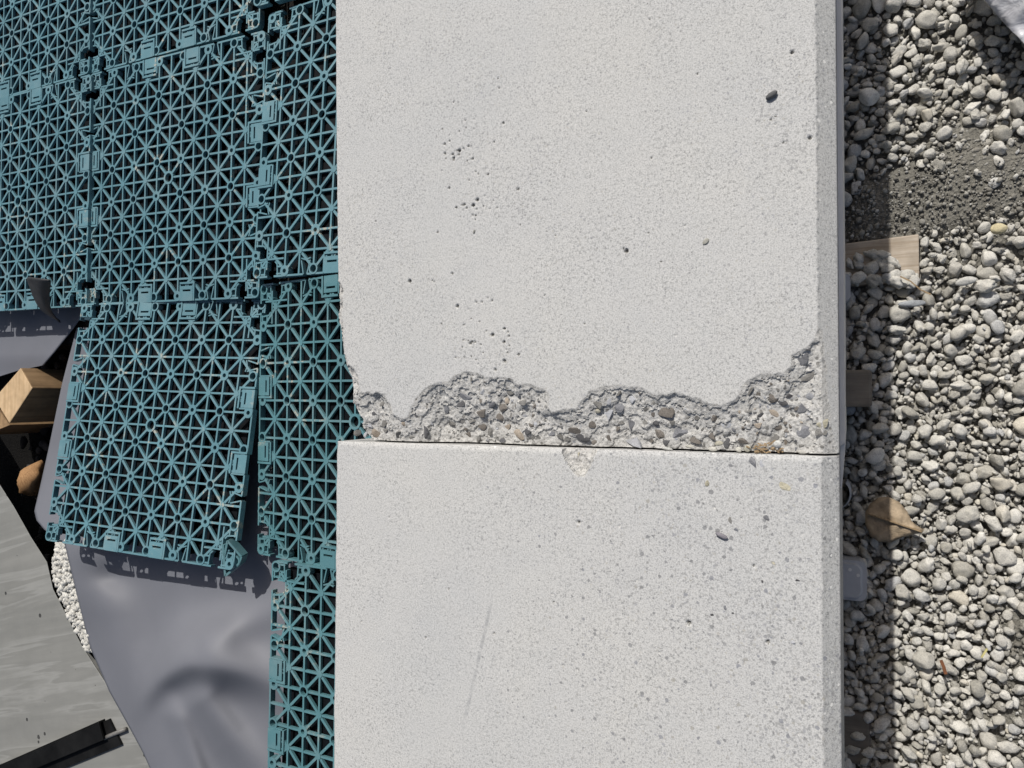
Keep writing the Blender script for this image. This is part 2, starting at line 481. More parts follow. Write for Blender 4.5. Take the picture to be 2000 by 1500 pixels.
M_FILM = film_mat()

# ------------------------------------------------------------------ the ground
HB = 0.25          # height of the block tops
BB = 0.11          # underside of the blocks (they stand on timber bearers)


def sheet(name, x0, x1, y0, y1, z, mat, bottom=None, res=None, amp=0.0, extra=None):
    if res:
        nx = int((x1 - x0) / res) + 1; ny = int((y1 - y0) / res) + 1
        X, Y = np.meshgrid(np.linspace(x0, x1, nx), np.linspace(y0, y1, ny))
        Z = z + amp * fbm(X, Y, 0.05, 4, 5)
        if extra: Z = Z + extra(X, Y)
        v = np.stack([X, Y, Z], -1).reshape(-1, 3)
        i = np.arange(nx * ny).reshape(ny, nx)
        q = np.stack([i[:-1, :-1], i[:-1, 1:], i[1:, 1:], i[1:, :-1]], -1).reshape(-1, 4)
        if bottom is not None:
            ring = np.concatenate([i[0, :], i[1:, -1], i[-1, -2::-1], i[-2:0:-1, 0]])
            vb = v[ring].copy(); vb[:, 2] = bottom
            o = len(v); v = np.concatenate([v, vb]); k = len(ring)
            r2 = np.roll(ring, -1); a = np.arange(k)
            q = np.concatenate([q, np.stack([ring, o + a, o + np.roll(a, -1), r2], -1)])
        return link(name, mesh_np(name, v, q), mat, smooth=True)
    mb = MB(); mb.box(x0, x1, y0, y1, bottom if bottom is not None else z - 0.01, z)
    return mb.build(name, mat)


tag(sheet('ground', -60, 60, -60, 60, -0.085, M_SOIL, -0.2), 'bare brown grey soil around the building site', None, None, 'structure')
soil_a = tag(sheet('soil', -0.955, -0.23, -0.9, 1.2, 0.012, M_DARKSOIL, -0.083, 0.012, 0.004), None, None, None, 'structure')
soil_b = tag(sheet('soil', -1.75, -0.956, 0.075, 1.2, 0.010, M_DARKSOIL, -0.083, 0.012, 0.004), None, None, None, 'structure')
tag(sheet('soil', -1.75, -0.956, -0.55, 0.0745, -0.078, M_PITSHADE, -0.084, 0.012, 0.004), None, None, None, 'structure')  # pit floor, its shade put into the soil colour


def bare_at(x, y):
    return np.clip(np.exp(-(((x - 0.075) / 0.055) ** 2 + ((y - 0.160) / 0.030) ** 2)) * 1.12 + np.exp(-(((x - 0.02) / 0.022) ** 2 + ((y - 0.140) / 0.028) ** 2)) * 1.0
                   + np.exp(-(((x - 0.12) / 0.018) ** 2 + ((y + 0.225) / 0.07) ** 2)) * 0.8 + 0.25 * fbm(x, y, 0.06, 3, 77) + 0.34 * np.clip((y - 0.05) / 0.10, 0, 1) * (0.7 + 0.9 * fbm(x, y, 0.035, 3, 99)), 0, 1)


gravel = tag(sheet('gravel_bed', -0.229, 1.2, -1.1, 1.1, -0.004, M_SOIL, -0.083, 0.006, 0.004, lambda x, y: 0.0115 * bare_at(x, y) + 0.0018 * fbm(x, y, 0.012, 3, 55)), 'bed of dusty grey gravel to the right of the concrete blocks', None, None, 'structure')

# ------------------------------------------------------------------ stones
def stone_mesh(name, seed, sub=2, planes=5, flat=0.75, hard=0.85, lump=0.18, dr=(0.55, 0.88)):
    bm = bmesh.new()
    bmesh.ops.create_icosphere(bm, subdivisions=sub, radius=1.0)
    r = random.Random(seed)
    pl = []
    for _ in range(planes):
        v = Vector((r.gauss(0, 1), r.gauss(0, 1), r.gauss(0, 1))).normalized()
        pl.append((v, r.uniform(*dr)))
    off = Vector((r.uniform(-50, 50), r.uniform(-50, 50), r.uniform(-50, 50)))
    ax = Vector((1.08, r.uniform(0.55, 0.9), 1.0))
    for v in bm.verts:
        c = v.co.copy()
        for n, d in pl:
            e = c.dot(n) - d
            if e > 0: c -= n * e * hard
        c *= 1 + lump * mn.noise(c * 1.3 + off) + lump * 0.5 * mn.noise(c * 3.3 + off) + lump * 0.22 * mn.noise(c * 7.1 + off)
        v.co = Vector((c.x * ax.x, c.y * ax.y, c.z * flat))
    me = bpy.data.meshes.new(name)
    bm.to_mesh(me); bm.free()
    me.polygons.foreach_set('use_smooth', [True] * len(me.polygons))
    return me


PEBBLES = [stone_mesh('pebble', 100 + k, 3, 3 + k % 4, random.uniform(0.6, 0.85), 0.85, (0.10, 0.20, 0.30, 0.38)[k % 4]) for k in range(16)]
PEB_LOW = [stone_mesh('pebble_low', 100 + k, 2, 2 + k % 4, 0.72, 0.7, (0.10, 0.20, 0.30, 0.38)[k % 4]) for k in range(16)]
GRIT = [stone_mesh('grit', 300 + k, 1, 4, 0.8, 0.9, 0.25) for k in range(8)]
AGG = [stone_mesh('aggregate_stone', 500 + k, 2, 8, 0.9, 1.0, 0.02, (0.34, 0.72)) for k in range(10)]
for me_ in AGG:
    _c8 = np.array([v.co for v in me_.vertices]); _lo, _hi = _c8.min(0), _c8.max(0)
    for v in me_.vertices:
        v.co = [(v.co[q] - (_lo[q] + _hi[q]) / 2) / ((_hi[q] - _lo[q]) / 2) for q in range(3)]
    me_.polygons.foreach_set('use_smooth', [False] * len(me_.polygons))


def arrays(me):
    v = np.zeros(len(me.vertices) * 3, np.float32); me.vertices.foreach_get('co', v)
    f = np.zeros(len(me.polygons) * 3, np.int32); me.loops.foreach_get('vertex_index', f)
    return v.reshape(-1, 3), f.reshape(-1, 3)


def rot_m(yaw, tx=0.0, ty=0.0):
    return np.array((Matrix.Rotation(yaw, 3, 'Z') @ Matrix.Rotation(tx, 3, 'X') @ Matrix.Rotation(ty, 3, 'Y')))


def join_stones(name, items, lib, mat, parent=None, kind='stuff', smooth=True):
    """items: (k, x, y, z, sx, sy, sz, yaw, tx, ty)"""
    A = [arrays(m) for m in lib]
    V, Fc, o = [], [], 0
    for (k, x, y, z, sx, sy, sz, yaw, tx, ty) in items:
        v, f = A[k % len(A)]
        V.append((v * (sx, sy, sz)) @ rot_m(yaw, tx, ty).T + (x, y, z)); Fc.append(f + o); o += len(v)
    v = np.concatenate(V); f = np.concatenate(Fc)
    me = bpy.data.meshes.new(name)
    me.vertices.add(len(v)); me.vertices.foreach_set('co', v.astype(np.float32).ravel())
    me.loops.add(len(f) * 3); me.loops.foreach_set('vertex_index', f.ravel().astype(np.int32))
    me.polygons.add(len(f)); me.polygons.foreach_set('loop_start', np.arange(0, len(f) * 3, 3, dtype=np.int32))
    me.update(calc_edges=True)
    ob = link(name, me, mat, parent, None, smooth)
    if kind: ob['kind'] = kind
    return ob


# --- gravel: stones dropped one after another on a height map until the bed is full
GX0, GX1, GY0, GY1, GS = -0.09, 0.34, -0.44, 0.48, 0.001
gw, gh = int((GX1 - GX0) / GS), int((GY1 - GY0) / GS)
Hm = np.full((gh, gw), -0.003)
plank_px = [(1600, 482), (1795, 457), (1796, 548), (1600, 560)]
PLZ = 0.011
plank_poly = [tuple(P(x, y, PLZ)[:2]) for x, y in plank_px]
_gx, _gy = np.meshgrid(GX0 + (np.arange(gw) + 0.5) * GS, GY0 + (np.arange(gh) + 0.5) * GS)
on_plank = inside(_gx, _gy, plank_poly)
Hm[on_plank] = PLZ
bare = bare_at(_gx, _gy)
Hm = np.where(on_plank, Hm, Hm + 0.0115 * bare)


def drop(size_fn, n, cand, embed, avoid_plank, rnd, bare_pow):
    out = []
    for _ in range(n):
        L = size_fn(rnd)
        a = L / 2; k = rnd.randrange(16); flat = rnd.uniform(0.55, 0.9); yaw = rnd.uniform(0, 6.28)
        w = a * 0.85
        best = None
        for _c in range(cand):
            ix = rnd.randrange(gw); iy = rnd.randrange(gh)
            if rnd.random() < bare[iy, ix] * bare_pow: continue
            if avoid_plank and on_plank[iy, ix] and rnd.random() < avoid_plank * (1 if _gy[iy, ix] > plank_poly[1][1] - 0.014 else 0.22): continue
            rr = max(1, int(w / GS))
            x0, x1 = max(0, ix - rr), min(gw, ix + rr + 1); y0, y1 = max(0, iy - rr), min(gh, iy + rr + 1)
            yy, xx = np.mgrid[y0:y1, x0:x1]
            q = ((xx - ix) ** 2 + (yy - iy) ** 2) * (GS / w) ** 2
            prof = np.sqrt(np.clip(1 - q, 0, 1)) * a * flat
            ok = q < 0.95
            z = np.max((Hm[y0:y1, x0:x1] + prof)[ok])
            if best is None or z < best[0]: best = (z, ix, iy, x0, x1, y0, y1, prof, ok)
        if best is None: continue
        z, ix, iy, x0, x1, y0, y1, prof, ok = best
        z -= embed * a * flat
        sub = Hm[y0:y1, x0:x1]
        sub[ok] = np.maximum(sub[ok], z + prof[ok])
        out.append((k, GX0 + (ix + 0.5) * GS, GY0 + (iy + 0.5) * GS, z, a, a, a * flat / 0.72, yaw, rnd.gauss(0, 0.22), rnd.gauss(0, 0.22)))
    return out


_r = random.Random(4)
stones = []
stones += drop(lambda r: r.uniform(0.003, 0.0065), 4500, 4, 0.25, 0.97, _r, 0.45)
stones += drop(lambda r: min(0.0150, max(0.0042, r.lognormvariate(math.log(0.0066), 0.36))), 11500, 5, 0.22, 0.93, _r, 0.64)
stones += drop(lambda r: r.uniform(0.0018, 0.0044), 6500, 8, 0.2, 0.9, _r, 0.0)
for _ in range(75):                                     # stones that rolled onto the plank
    for _t in range(50):
        px_, py_ = _r.uniform(1645, 1795), _r.uniform(462, 556)
        if py_ > 500 - (1730 - px_) * 0.22 + (25 if px_ > 1755 else 0): break
    L = _r.choice((0.004, 0.006, 0.0085, 0.010, 0.012)); a = L / 2; fl = 0.7
    q_ = P(px_, py_, PLZ)
    ix = int((q_[0] - GX0) / GS); iy = int((q_[1] - GY0) / GS)
    if Hm[iy, ix] > PLZ + 0.004: continue
    rr = max(1, int(a * 0.8 / GS)); Hm[iy - rr:iy + rr + 1, ix - rr:ix + rr + 1] = PLZ + 2 * a * fl * 0.8
    stones.append((_r.randrange(16), q_[0], q_[1], PLZ + a * fl * 0.9, a, a, a * fl / 0.72, _r.uniform(0, 6.28), 0.0, 0.0))
grit = []
for _ in range(15000):
    ix, iy = min(((_r.randrange(gw), _r.randrange(gh)) for _k in range(5)), key=lambda c: Hm[c[1], c[0]] - 0.02 * bare[c[1], c[0]] + (0.02 if on_plank[c[1], c[0]] else 0))
    bb_ = bare[iy, ix]
    if _r.random() > 0.22 + 0.9 * bb_: continue
    if on_plank[iy, ix] and _r.random() < 0.93: continue
    if Hm[iy, ix] > 0.0115 * bare[iy, ix] + 0.002 and _r.random() < 0.9: continue
    s = min(0.0032, _r.lognormvariate(math.log(0.0009), 0.5))
    grit.append((_r.randrange(8), GX0 + (ix + 0.5) * GS, GY0 + (iy + 0.5) * GS, Hm[iy, ix] + s * 0.2, s, s, s, _r.uniform(0, 6.28), _r.uniform(0, 3), _r.uniform(0, 3)))


def project(p):
    c = C2W.T @ (np.asarray(p, float) - CAM)
    return 1000 + F_PX * c[0] / c[2], 750 + F_PX * c[1] / c[2]


def in_view(x, y, z, m=15):
    u, v = project((x, y, z))
    return 1650 < u < 2000 + m and -m < v < 1500 + m


def exposed(s):
    ix = int((s[1] - GX0) / GS); iy = int((s[2] - GY0) / GS)
    r = max(1, int(s[4] * 0.5 / GS))
    h = Hm[max(0, iy - r):iy + r + 1, max(0, ix - r):ix + r + 1]
    return float(np.mean(h <= s[3] + s[6] * 0.72 + 0.0004))


vis = [s for s in stones if in_view(*s[1:4])]
vis.sort(key=lambda s: -s[4] * s[4] * exposed(s))
singles = vis[:300]
ids = set(map(id, singles))
for s in singles:
    o = link('pebble', PEBBLES[s[0]], M_GRAVEL, gravel, (s[1], s[2], s[3]))
    o.scale = (s[4], s[5], s[6])
    o.rotation_euler = Matrix(rot_m(s[7], s[8], s[9]).tolist()).to_euler()
near = [s for s in stones if id(s) not in ids and in_view(*s[1:4], 120)]
nid = set(map(id, near))
far = [s for s in stones if id(s) not in ids and id(s) not in nid]
join_stones('small_gravel', near, PEBBLES, M_GRAVEL, gravel)
join_stones('outer_gravel', far, PEB_LOW, M_GRAVEL, gravel)
join_stones('grit', grit, GRIT, M_GRIT, gravel)

# ------------------------------------------------------------------ the two concrete blocks
XL = P(655, 400, HB)[0]; XR = P(1638, 800, HB)[0]
JL = P(700, 860, HB); JR = P(1637, 888, HB)
JS = (JR[1] - JL[1]) / (JR[0] - JL[0])
joint = lambda x: JL[1] + (x - JL[0]) * JS


def W2(pts, z=HB):
    return [tuple(P(x, y, z)[:2]) for x, y in pts]


RIM = [(655, 548), (663, 552), (671, 566), (669, 585), (667, 612), (673, 640), (672, 680), (680, 712), (692, 722), (701, 745), (705, 765), (712, 766), (720, 764), (728, 770), (737, 766), (750, 771), (763, 788), (770, 812),
       (785, 818), (797, 812), (804, 795), (813, 776), (830, 759), (850, 749), (874, 746), (884, 735), (905, 728), (930, 727), (950, 736), (975, 737), (1000, 738), (1008, 750), (1040, 751),
       (1068, 761), (1073, 770), (1069, 796), (1076, 803), (1100, 799), (1124, 800), (1136, 781), (1150, 765), (1166, 757), (1200, 752), (1244, 755), (1275, 768), (1300, 773), (1318, 768), (1332, 775), (1360, 775),
       (1386, 788), (1410, 793), (1430, 784), (1444, 768), (1454, 750), (1476, 735), (1502, 728), (1530, 727), (1545, 714), (1547, 694), (1570, 679), (1590, 660), (1604, 640), (1610, 700), (1616, 780), (1626, 850), (1634, 892)]
OUTL = [(655, 0), (657, 300), (660, 545), (660, 575), (661, 615), (666, 650), (671, 690), (677, 715), (683, 745), (686, 765), (685, 785), (691, 800), (700, 818), (697, 832), (704, 850), (712, 862)]


def block(name, y_sign, yend, left_fn, depth_fn, mats, res=0.0006, fine_to=None):
    """heightfield top in rows parallel to the joint, with sides, ends and underside"""
    nx = int((XR - XL) / res) + 1
    d_f = np.arange(0, fine_to, res)
    d = np.concatenate([d_f, np.linspace(fine_to, abs(yend), 12)])
    s = np.linspace(0, 1, nx)
    Dg, Sg = np.meshgrid(d, s, indexing='ij')
    Yg0 = JL[1] + y_sign * Dg
    left = left_fn(Yg0[:, :1])
    X = left + (XR - left) * Sg
    Y = Yg0 + (X - JL[0]) * JS
    if y_sign < 0: Y -= 0.0011
    dep, frac = depth_fn(X, Y)
    Z = HB - dep
    ny = len(d)
    o = np.array([(XL + XR) / 2, JL[1] + y_sign * 0.2, BB])
    v = np.stack([X, Y, Z], -1).reshape(-1, 3)
    i = np.arange(nx * ny).reshape(ny, nx)
    q = np.stack([i[:-1, :-1], i[:-1, 1:], i[1:, 1:], i[1:, :-1]], -1).reshape(-1, 4)
    if y_sign < 0: q = q[:, ::-1]
    fq = frac.reshape(-1)[q]; fr = np.where((fq == 2).sum(1) >= 2, 2, ((fq == 1).sum(1) >= 2).astype(int))
    ring = np.concatenate([i[0, :], i[1:, -1], i[-1, -2::-1], i[-2:0:-1, 0]])
    vb = v[ring].copy(); vb[:, 2] = BB
    k = len(ring); n0 = len(v); a = np.arange(k)
    sk = np.stack([ring, n0 + a, n0 + np.roll(a, -1), np.roll(ring, -1)], -1)
    if y_sign < 0: sk = sk[:, ::-1]
    nb = nx - 1                                             # underside corners
    c = [n0, n0 + nb, n0 + nb + ny - 1, n0 + 2 * nb + ny - 1]
    bt = np.array([[c[0], c[3], c[2], c[1]]])
    sfr = (frac.reshape(-1)[ring] == 1).astype(int)
    v = np.concatenate([v, vb]) - o
    Q = np.concatenate([q, sk, bt])
    me = mesh_np(name, v, Q)
    if len(me.polygons) == len(Q):
        mi = np.concatenate([fr, sfr, [0]]).astype(np.int32)
        me.polygons.foreach_set('material_index', mi)
        sm = np.concatenate([fr != 1, np.zeros(len(sk) + 1, bool)])
        me.polygons.foreach_set('use_smooth', sm)
    for m in mats: me.materials.append(m)
    e = empty(name, tuple(o))
    body = link('body', me, None, e)
    return e, body, o


def chamfers(X, Y, left_w, right_w, X_left, end_d=None, end_w=0.0):
    z = np.maximum(0, X - (XR - right_w)) * 0.92 + np.where(X > XR - right_w + 0.0004 * fbm(Y, Y * 0 + 1.7, 0.004, 3, 7), 0.0007, 0.0)
    z = np.maximum(z, np.maximum(0, X_left + left_w * (1 + 0.5 * fbm(Y, Y * 0 + 8.1, 0.01, 4, 421)) + 0.002 * np.clip(fbm(Y, Y * 0 + 5.5, 0.012, 3, 431) - 0.3, 0, 1) - X) * 0.8)
    if end_d is not None: end_d = end_d + 0.0009 * fbm(X, Y, 0.012, 4, 401) - 0.0012 * np.clip(fbm(X, Y, 0.02, 4, 411) - 0.25, 0, 1)
    if end_d is not None: z = np.maximum(z, np.maximum(0, end_w - end_d) ** 1.4 / end_w ** 0.4 * 0.34)
    return z


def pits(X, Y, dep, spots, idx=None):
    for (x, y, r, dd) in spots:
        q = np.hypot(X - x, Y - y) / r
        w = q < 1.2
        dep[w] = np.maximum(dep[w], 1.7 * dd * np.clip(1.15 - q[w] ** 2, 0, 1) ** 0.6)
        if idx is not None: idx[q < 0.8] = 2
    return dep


outl_y = np.array([P(x, y, HB)[1] for x, y in OUTL])[::-1]
outl_x = np.array([P(x, y, HB)[0] for x, y in OUTL])[::-1]


def left_up(y):
    return np.interp(y, outl_y, outl_x) + np.where(y < outl_y[-3], 0.0012 * fbm(y, y * 0 + 3.3, 0.006, 4, 9), 0)


rim_w = W2(RIM)
frac_poly = rim_w + W2([(1660, 905), (600, 905), (600, 548)])

_pr = random.Random(21)
up_pits = [(800, 549, 4.5), (844, 548, 2.5), (848, 551, 2.5), (883, 534, 3), (877, 367, 3), (884, 301, 3.2), (868, 299, 3), (897, 294, 4.2), (896, 301, 3.4), (905, 290, 2.6), (915, 285, 3), (923, 310, 3), (886, 308, 3.5), (886, 312, 2.5),
           (878, 275, 2.5), (868, 281, 3), (932, 390, 4), (924, 401, 4.4), (907, 399, 3), (911, 406, 2.6), (891, 405, 3), (923, 420, 2.6), (929, 421, 2.6), (893, 598, 4.2), (930, 590, 2.6), (941, 590, 2.6), (961, 587, 2.6),
           (915, 604, 1.8), (985, 642, 3.4), (962, 654, 4), (984, 668, 3.6), (994, 656, 2.5), (995, 675, 2.3), (905, 664, 2.3), (918, 671, 4), (922, 667, 3), (927, 668, 3), (903, 678, 2), (930, 702, 2), (985, 705, 4.2), (1013, 692, 3), (967, 722, 3.6),
           (983, 240, 3), (965, 277, 2.5), (953, 340, 2.6), (1012, 369, 3.2), (1506, 233, 2.2), (1515, 227, 2), (1515, 242, 2), (1582, 269, 4), (1530, 278, 2.4), (1547, 102, 3.5), (1223, 490, 5), (1218, 485, 2.5), (723, 632, 1.8), (887, 640, 2), (686, 571, 2)]
for _ in range(48):
    cx, cy = _pr.choice([(905, 300), (925, 410), (965, 660), (920, 670), (900, 250)])
    up_pits.append((_pr.gauss(cx, 28), _pr.gauss(cy, 26), _pr.uniform(1.4, 2.4)))
for _ in range(22):
    up_pits.append((_pr.uniform(680, 1580), _pr.uniform(10, 720), _pr.uniform(1.2, 2.2)))
up_spots = [(*P(x, y, HB)[:2], max(0.0005, r * 0.00027), max(0.0006, r * 0.00026)) for x, y, r in up_pits]


def depth_up(X, Y):
    wx = X + 0.0014 * fbm(X, Y, 0.007, 3, 31); wy = Y + 0.0014 * fbm(X, Y, 0.007, 3, 47)
    near = Y < P(700, 520, HB)[1]
    ins = np.zeros(X.shape, bool); ins[near] = inside(wx[near], wy[near], frac_poly)
    D = np.zeros(X.shape)
    D[ins] = seg_dist(wx[ins], wy[ins], rim_w) * 1000.0
    chm = chamfers(X, Y, 0.0006, 0.0090, left_up(Y - (X - JL[0]) * JS))
    dep = chm.copy()
    dep += 0.00012 * fbm(X, Y, 0.02, 3, 3)
    x, y, d = X[ins], Y[ins], D[ins]
    big = fbm(x, y, 0.016, 3, 61); cell = np.abs(fbm(x, y, 0.009, 3, 71)); fine = fbm(x, y, 0.0019, 3, 81)
    ramp = 1 - np.exp(-d / 3.0)
    z = 1.9 * (1 - np.exp(-d / 2.6)) + 0.27 * d + 3.6 * big * (1 - np.exp(-d / 6)) + 2.6 * (cell - 0.25) * ramp + 0.55 * fine * (1 - np.exp(-d / 1.2))
    led = np.round((z + 0.6 * fine) / 2.6) * 2.6                    # broken ledges
    z = 0.72 * z + 0.28 * led
    dep[ins] = np.maximum(np.maximum(z, 0.25 * ramp) / 1000.0, chm[ins] * 1.02)
    idx = ins.astype(np.int32)
    dep = pits(X, Y, dep, up_spots, idx)
    return dep, idx


LEFTL_Y = np.array([P(650, 1500, HB)[1], P(657, 868, HB)[1]]); LEFTL_X = np.array([P(649, 1500, HB)[0], P(656, 868, HB)[0]])
left_lo = lambda y: np.interp(y, LEFTL_Y, LEFTL_X)
SPALL = W2([(1092, 866), (1099, 888), (1106, 904), (1115, 917), (1124, 928), (1138, 931), (1148, 918), (1155, 903), (1164, 888), (1168, 866)])
spall_line = SPALL[1:-1]
lo_pits = [(1130, 1020, 4), (1395, 992, 2.4), (1340, 967, 2.2), (1448, 1012, 2), (1473, 1105, 3), (965, 1237, 2.6), (982, 1141, 2), (1078, 1161, 2), (1500, 1254, 4), (1345, 1217, 5), (876, 1150, 1.8), (760, 1010, 1.8), (1250, 1290, 2)]
for _ in range(25): lo_pits.append((_pr.uniform(680, 1590), _pr.uniform(920, 1490), _pr.uniform(1.2, 2.4)))
lo_spots = [(*P(x, y, HB)[:2], max(0.0005, r * 0.00027), max(0.0006, r * 0.00026)) for x, y, r in lo_pits]


def depth_lo(X, Y):
    dd = (joint(X) - Y - 0.0011)
    chm = chamfers(X, Y, 0.0022, 0.0078, left_lo(Y), dd, 0.0030)
    wx = X + 0.0010 * fbm(X, Y, 0.005, 3, 131); wy = Y + 0.0010 * fbm(X, Y, 0.005, 3, 147)
    ins = np.zeros(X.shape, bool); nr = dd < 0.03
    ins[nr] = inside(wx[nr], wy[nr], SPALL)
    dep = chm + 0.00012 * fbm(X, Y, 0.02, 3, 13)
    d = seg_dist(wx[ins], wy[ins], spall_line) * 1000
    dep[ins] += (3.4 * (1 - np.exp(-d / 1.3)) + 0.30 * d + 1.3 * fbm(X[ins], Y[ins], 0.003, 3, 91)).clip(0.1) / 1000
    idx = ins.astype(np.int32)
    dep = pits(X, Y, dep, lo_spots, idx)
    return dep, idx


_oU = np.array([(XL + XR) / 2, JL[1] + 0.2]); _oL = np.array([(XL + XR) / 2, JL[1] - 0.2])
scr = []
for (a, b_, w, k) in (((968, 1140), (893, 1470), 0.0016, 0.55), ((975, 1240), (945, 1360), 0.0009, 0.4), ((1018, 1255), (985, 1400), 0.0007, 0.35)):
    p, q = P(*a, HB)[:2] - _oL, P(*b_, HB)[:2] - _oL
    scr.append((p[0], p[1], q[0], q[1], w, k))
M_CONC_U = concrete('pale cast concrete', 0.42, 1)
M_CONC_L = concrete('pale concrete with exposed grains', 1.0, 2, scr)
FT_U = P(1000, -15, HB)[1] - JL[1]; FT_L = JL[1] - P(1000, 1515, HB)[1] + 0.01
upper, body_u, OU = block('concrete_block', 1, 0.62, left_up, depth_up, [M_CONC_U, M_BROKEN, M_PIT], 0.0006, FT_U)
tag(upper, 'pale grey concrete block with its lower edge badly broken away', 'concrete block', 'pale concrete blocks laid end to end')
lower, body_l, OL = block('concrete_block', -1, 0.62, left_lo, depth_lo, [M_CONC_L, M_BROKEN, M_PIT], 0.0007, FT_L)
tag(lower, 'pale grey concrete block with a whole edge and one small chip, below the broken one', 'concrete block', 'pale concrete blocks laid end to end')


# aggregate stones showing in the broken edge
def agg_mat(name, c): return stone_mat(name, [(0, tuple(x * 0.75 for x in c)), (1, tuple(x * 1.2 for x in c))], 0.5, 1400, 0.0, False)


AM = {'b': agg_mat('blue grey stone', (0.195, 0.198, 0.212)), 'w': agg_mat('pale blue stone', (0.37, 0.378, 0.40)), 'd': agg_mat('dark grey stone', (0.095, 0.095, 0.10)),
      'n': agg_mat('brown grey stone', (0.165, 0.15, 0.135)), 't': agg_mat('tan stone', (0.33, 0.285, 0.235)), 'g': agg_mat('mid grey stone', (0.20, 0.195, 0.185)), 'y': agg_mat('yellow grey stone', (0.40, 0.375, 0.29))}
AGGM = {}
for key, mt in AM.items():
    for k, me0 in enumerate(AGG):
        me = me0.copy(); me.materials.clear(); me.materials.append(mt); AGGM[key, k] = me


def surf_depth(fn, x, y):
    return float(fn(np.array([[x]]), np.array([[y]]))[0][0, 0])


AGGS = [(906, 775, 42, 16, -20, 'b'), (898, 788, 26, 16, -10, 'd'), (872, 797, 26, 13, 75, 'b'), (957, 791, 26, 22, 60, 'b'), (983, 796, 19, 16, 20, 'n'), (942, 808, 25, 18, 20, 'n'), (977, 815, 19, 17, 0, 'n'),
        (829, 839, 40, 22, -65, 'd'), (836, 820, 30, 12, -25, 'w'), (853, 841, 20, 15, 30, 'd'), (867, 847, 20, 17, 70, 'd'), (942, 833, 23, 18, 0, 'n'), (989, 836, 20, 17, 80, 't'), (1019, 812, 30, 11, 15, 'w'),
        (1013, 849, 27, 19, -20, 't'), (1029, 843, 17, 14, 40, 'd'), (1047, 851, 25, 21, 0, 'g'), (1074, 847, 26, 22, 30, 'b'), (981, 860, 16, 10, 0, 'd'), (790, 827, 17, 13, 0, 't'), (778, 849, 22, 14, 60, 'g'), (733, 846, 28, 19, 0, 't'),
        (718, 827, 30, 15, -10, 'w'), (727, 808, 26, 9, 10, 'd'), (807, 855, 22, 10, 0, 'g'), (1127, 841, 38, 14, -12, 'n'), (1138, 856, 32, 16, -15, 'd'), (1209, 793, 26, 22, 70, 'b'), (1183, 809, 38, 30, 40, 'w'), (1161, 830, 25, 19, 10, 'n'),
        (1235, 822, 34, 19, -70, 'b'), (1300, 803, 36, 25, -25, 'n'), (1278, 824, 19, 12, -30, 'd'), (1289, 845, 27, 22, -10, 'n'), (1234, 858, 52, 24, -12, 'w'), (1183, 856, 27, 16, 0, 'n'), (1330, 845, 36, 25, 15, 'b'), (1358, 859, 23, 15, 0, 'n'),
        (1568, 702, 34, 22, 35, 'b'), (1570, 737, 44, 18, 28, 'g'), (1578, 682, 9, 7, 0, 'd'), (1586, 776, 21, 16, 0, 'w'), (1527, 785, 22, 12, -20, 'd'), (1517, 833, 26, 15, -15, 'n'), (1573, 845, 32, 26, 0, 'b'), (1507, 804, 32, 11, -35, 't'),
        (1609, 829, 22, 14, 30, 'y'), (1507, 856, 38, 16, 15, 'g'), (1390, 851, 17, 11, -20, 'n'), (1604, 845, 20, 14, 0, 'g'), (1455, 861, 26, 11, 0, 'n'), (888, 850, 18, 13, 20, 'g'), (915, 848, 15, 11, -30, 'n'), (905, 822, 17, 11, 50, 'g'),
        (1110, 858, 18, 12, 0, 'g'), (1205, 838, 15, 10, 20, 'n'), (1262, 800, 13, 9, 0, 'g'), (1340, 815, 18, 9, 30, 'g'), (1420, 830, 20, 12, 20, 'w'), (1480, 770, 14, 9, 0, 'n'), (1545, 810, 13, 9, 30, 'g'), (735, 790, 12, 9, 0, 'y'), (753, 842, 13, 10, 0, 'g')]
_ar = random.Random(5)
tries = 0
extra = 0
while extra < 160 and tries < 6000:
    tries += 1
    px, py = _ar.uniform(690, 1630), _ar.uniform(735, 878)
    x, y = P(px, py, HB)[:2]
    if not inside(np.array([x]), np.array([y]), frac_poly)[0] or y < joint(x) + 0.002: continue
    if seg_dist(np.array([x]), np.array([y]), rim_w)[0] < _ar.uniform(0.002, 0.013): continue
    if any(math.hypot(px - a[0], py - a[1]) < a[2] * 0.55 + 4 for a in AGGS): continue
    s = _ar.choice([5, 6, 6, 7, 8, 9, 11, 14, 19])
    AGGS.append((px, py, s, s * _ar.uniform(0.55, 0.9), _ar.uniform(0, 180), _ar.choice('bdnnggggtw')))
    extra += 1


def put_agg(parent, O, fn, spec, proud, zf=0.55):
    px, py, L, w, ang, key = spec
    x, y, _ = P(px, py, HB)
    zs = HB - surf_depth(fn, x, y)
    x, y, _ = P(px, py, zs)
    mpp = (CAM_H - zs) / F_PX / 1.2
    sx, sy = L * mpp / 1.6, w * mpp / 1.55
    sz = min(sx, sy) * zf
    o = link('aggregate_stone', AGGM[key, _ar.randrange(10)], None, parent, (x - O[0], y - O[1], zs - sz * 0.8 * (1 - proud) - O[2]))
    o.scale = (sx, sy, sz)
    o.rotation_euler = (_ar.gauss(0.05, 0.22), _ar.gauss(0, 0.2), math.radians(ang))
    return o


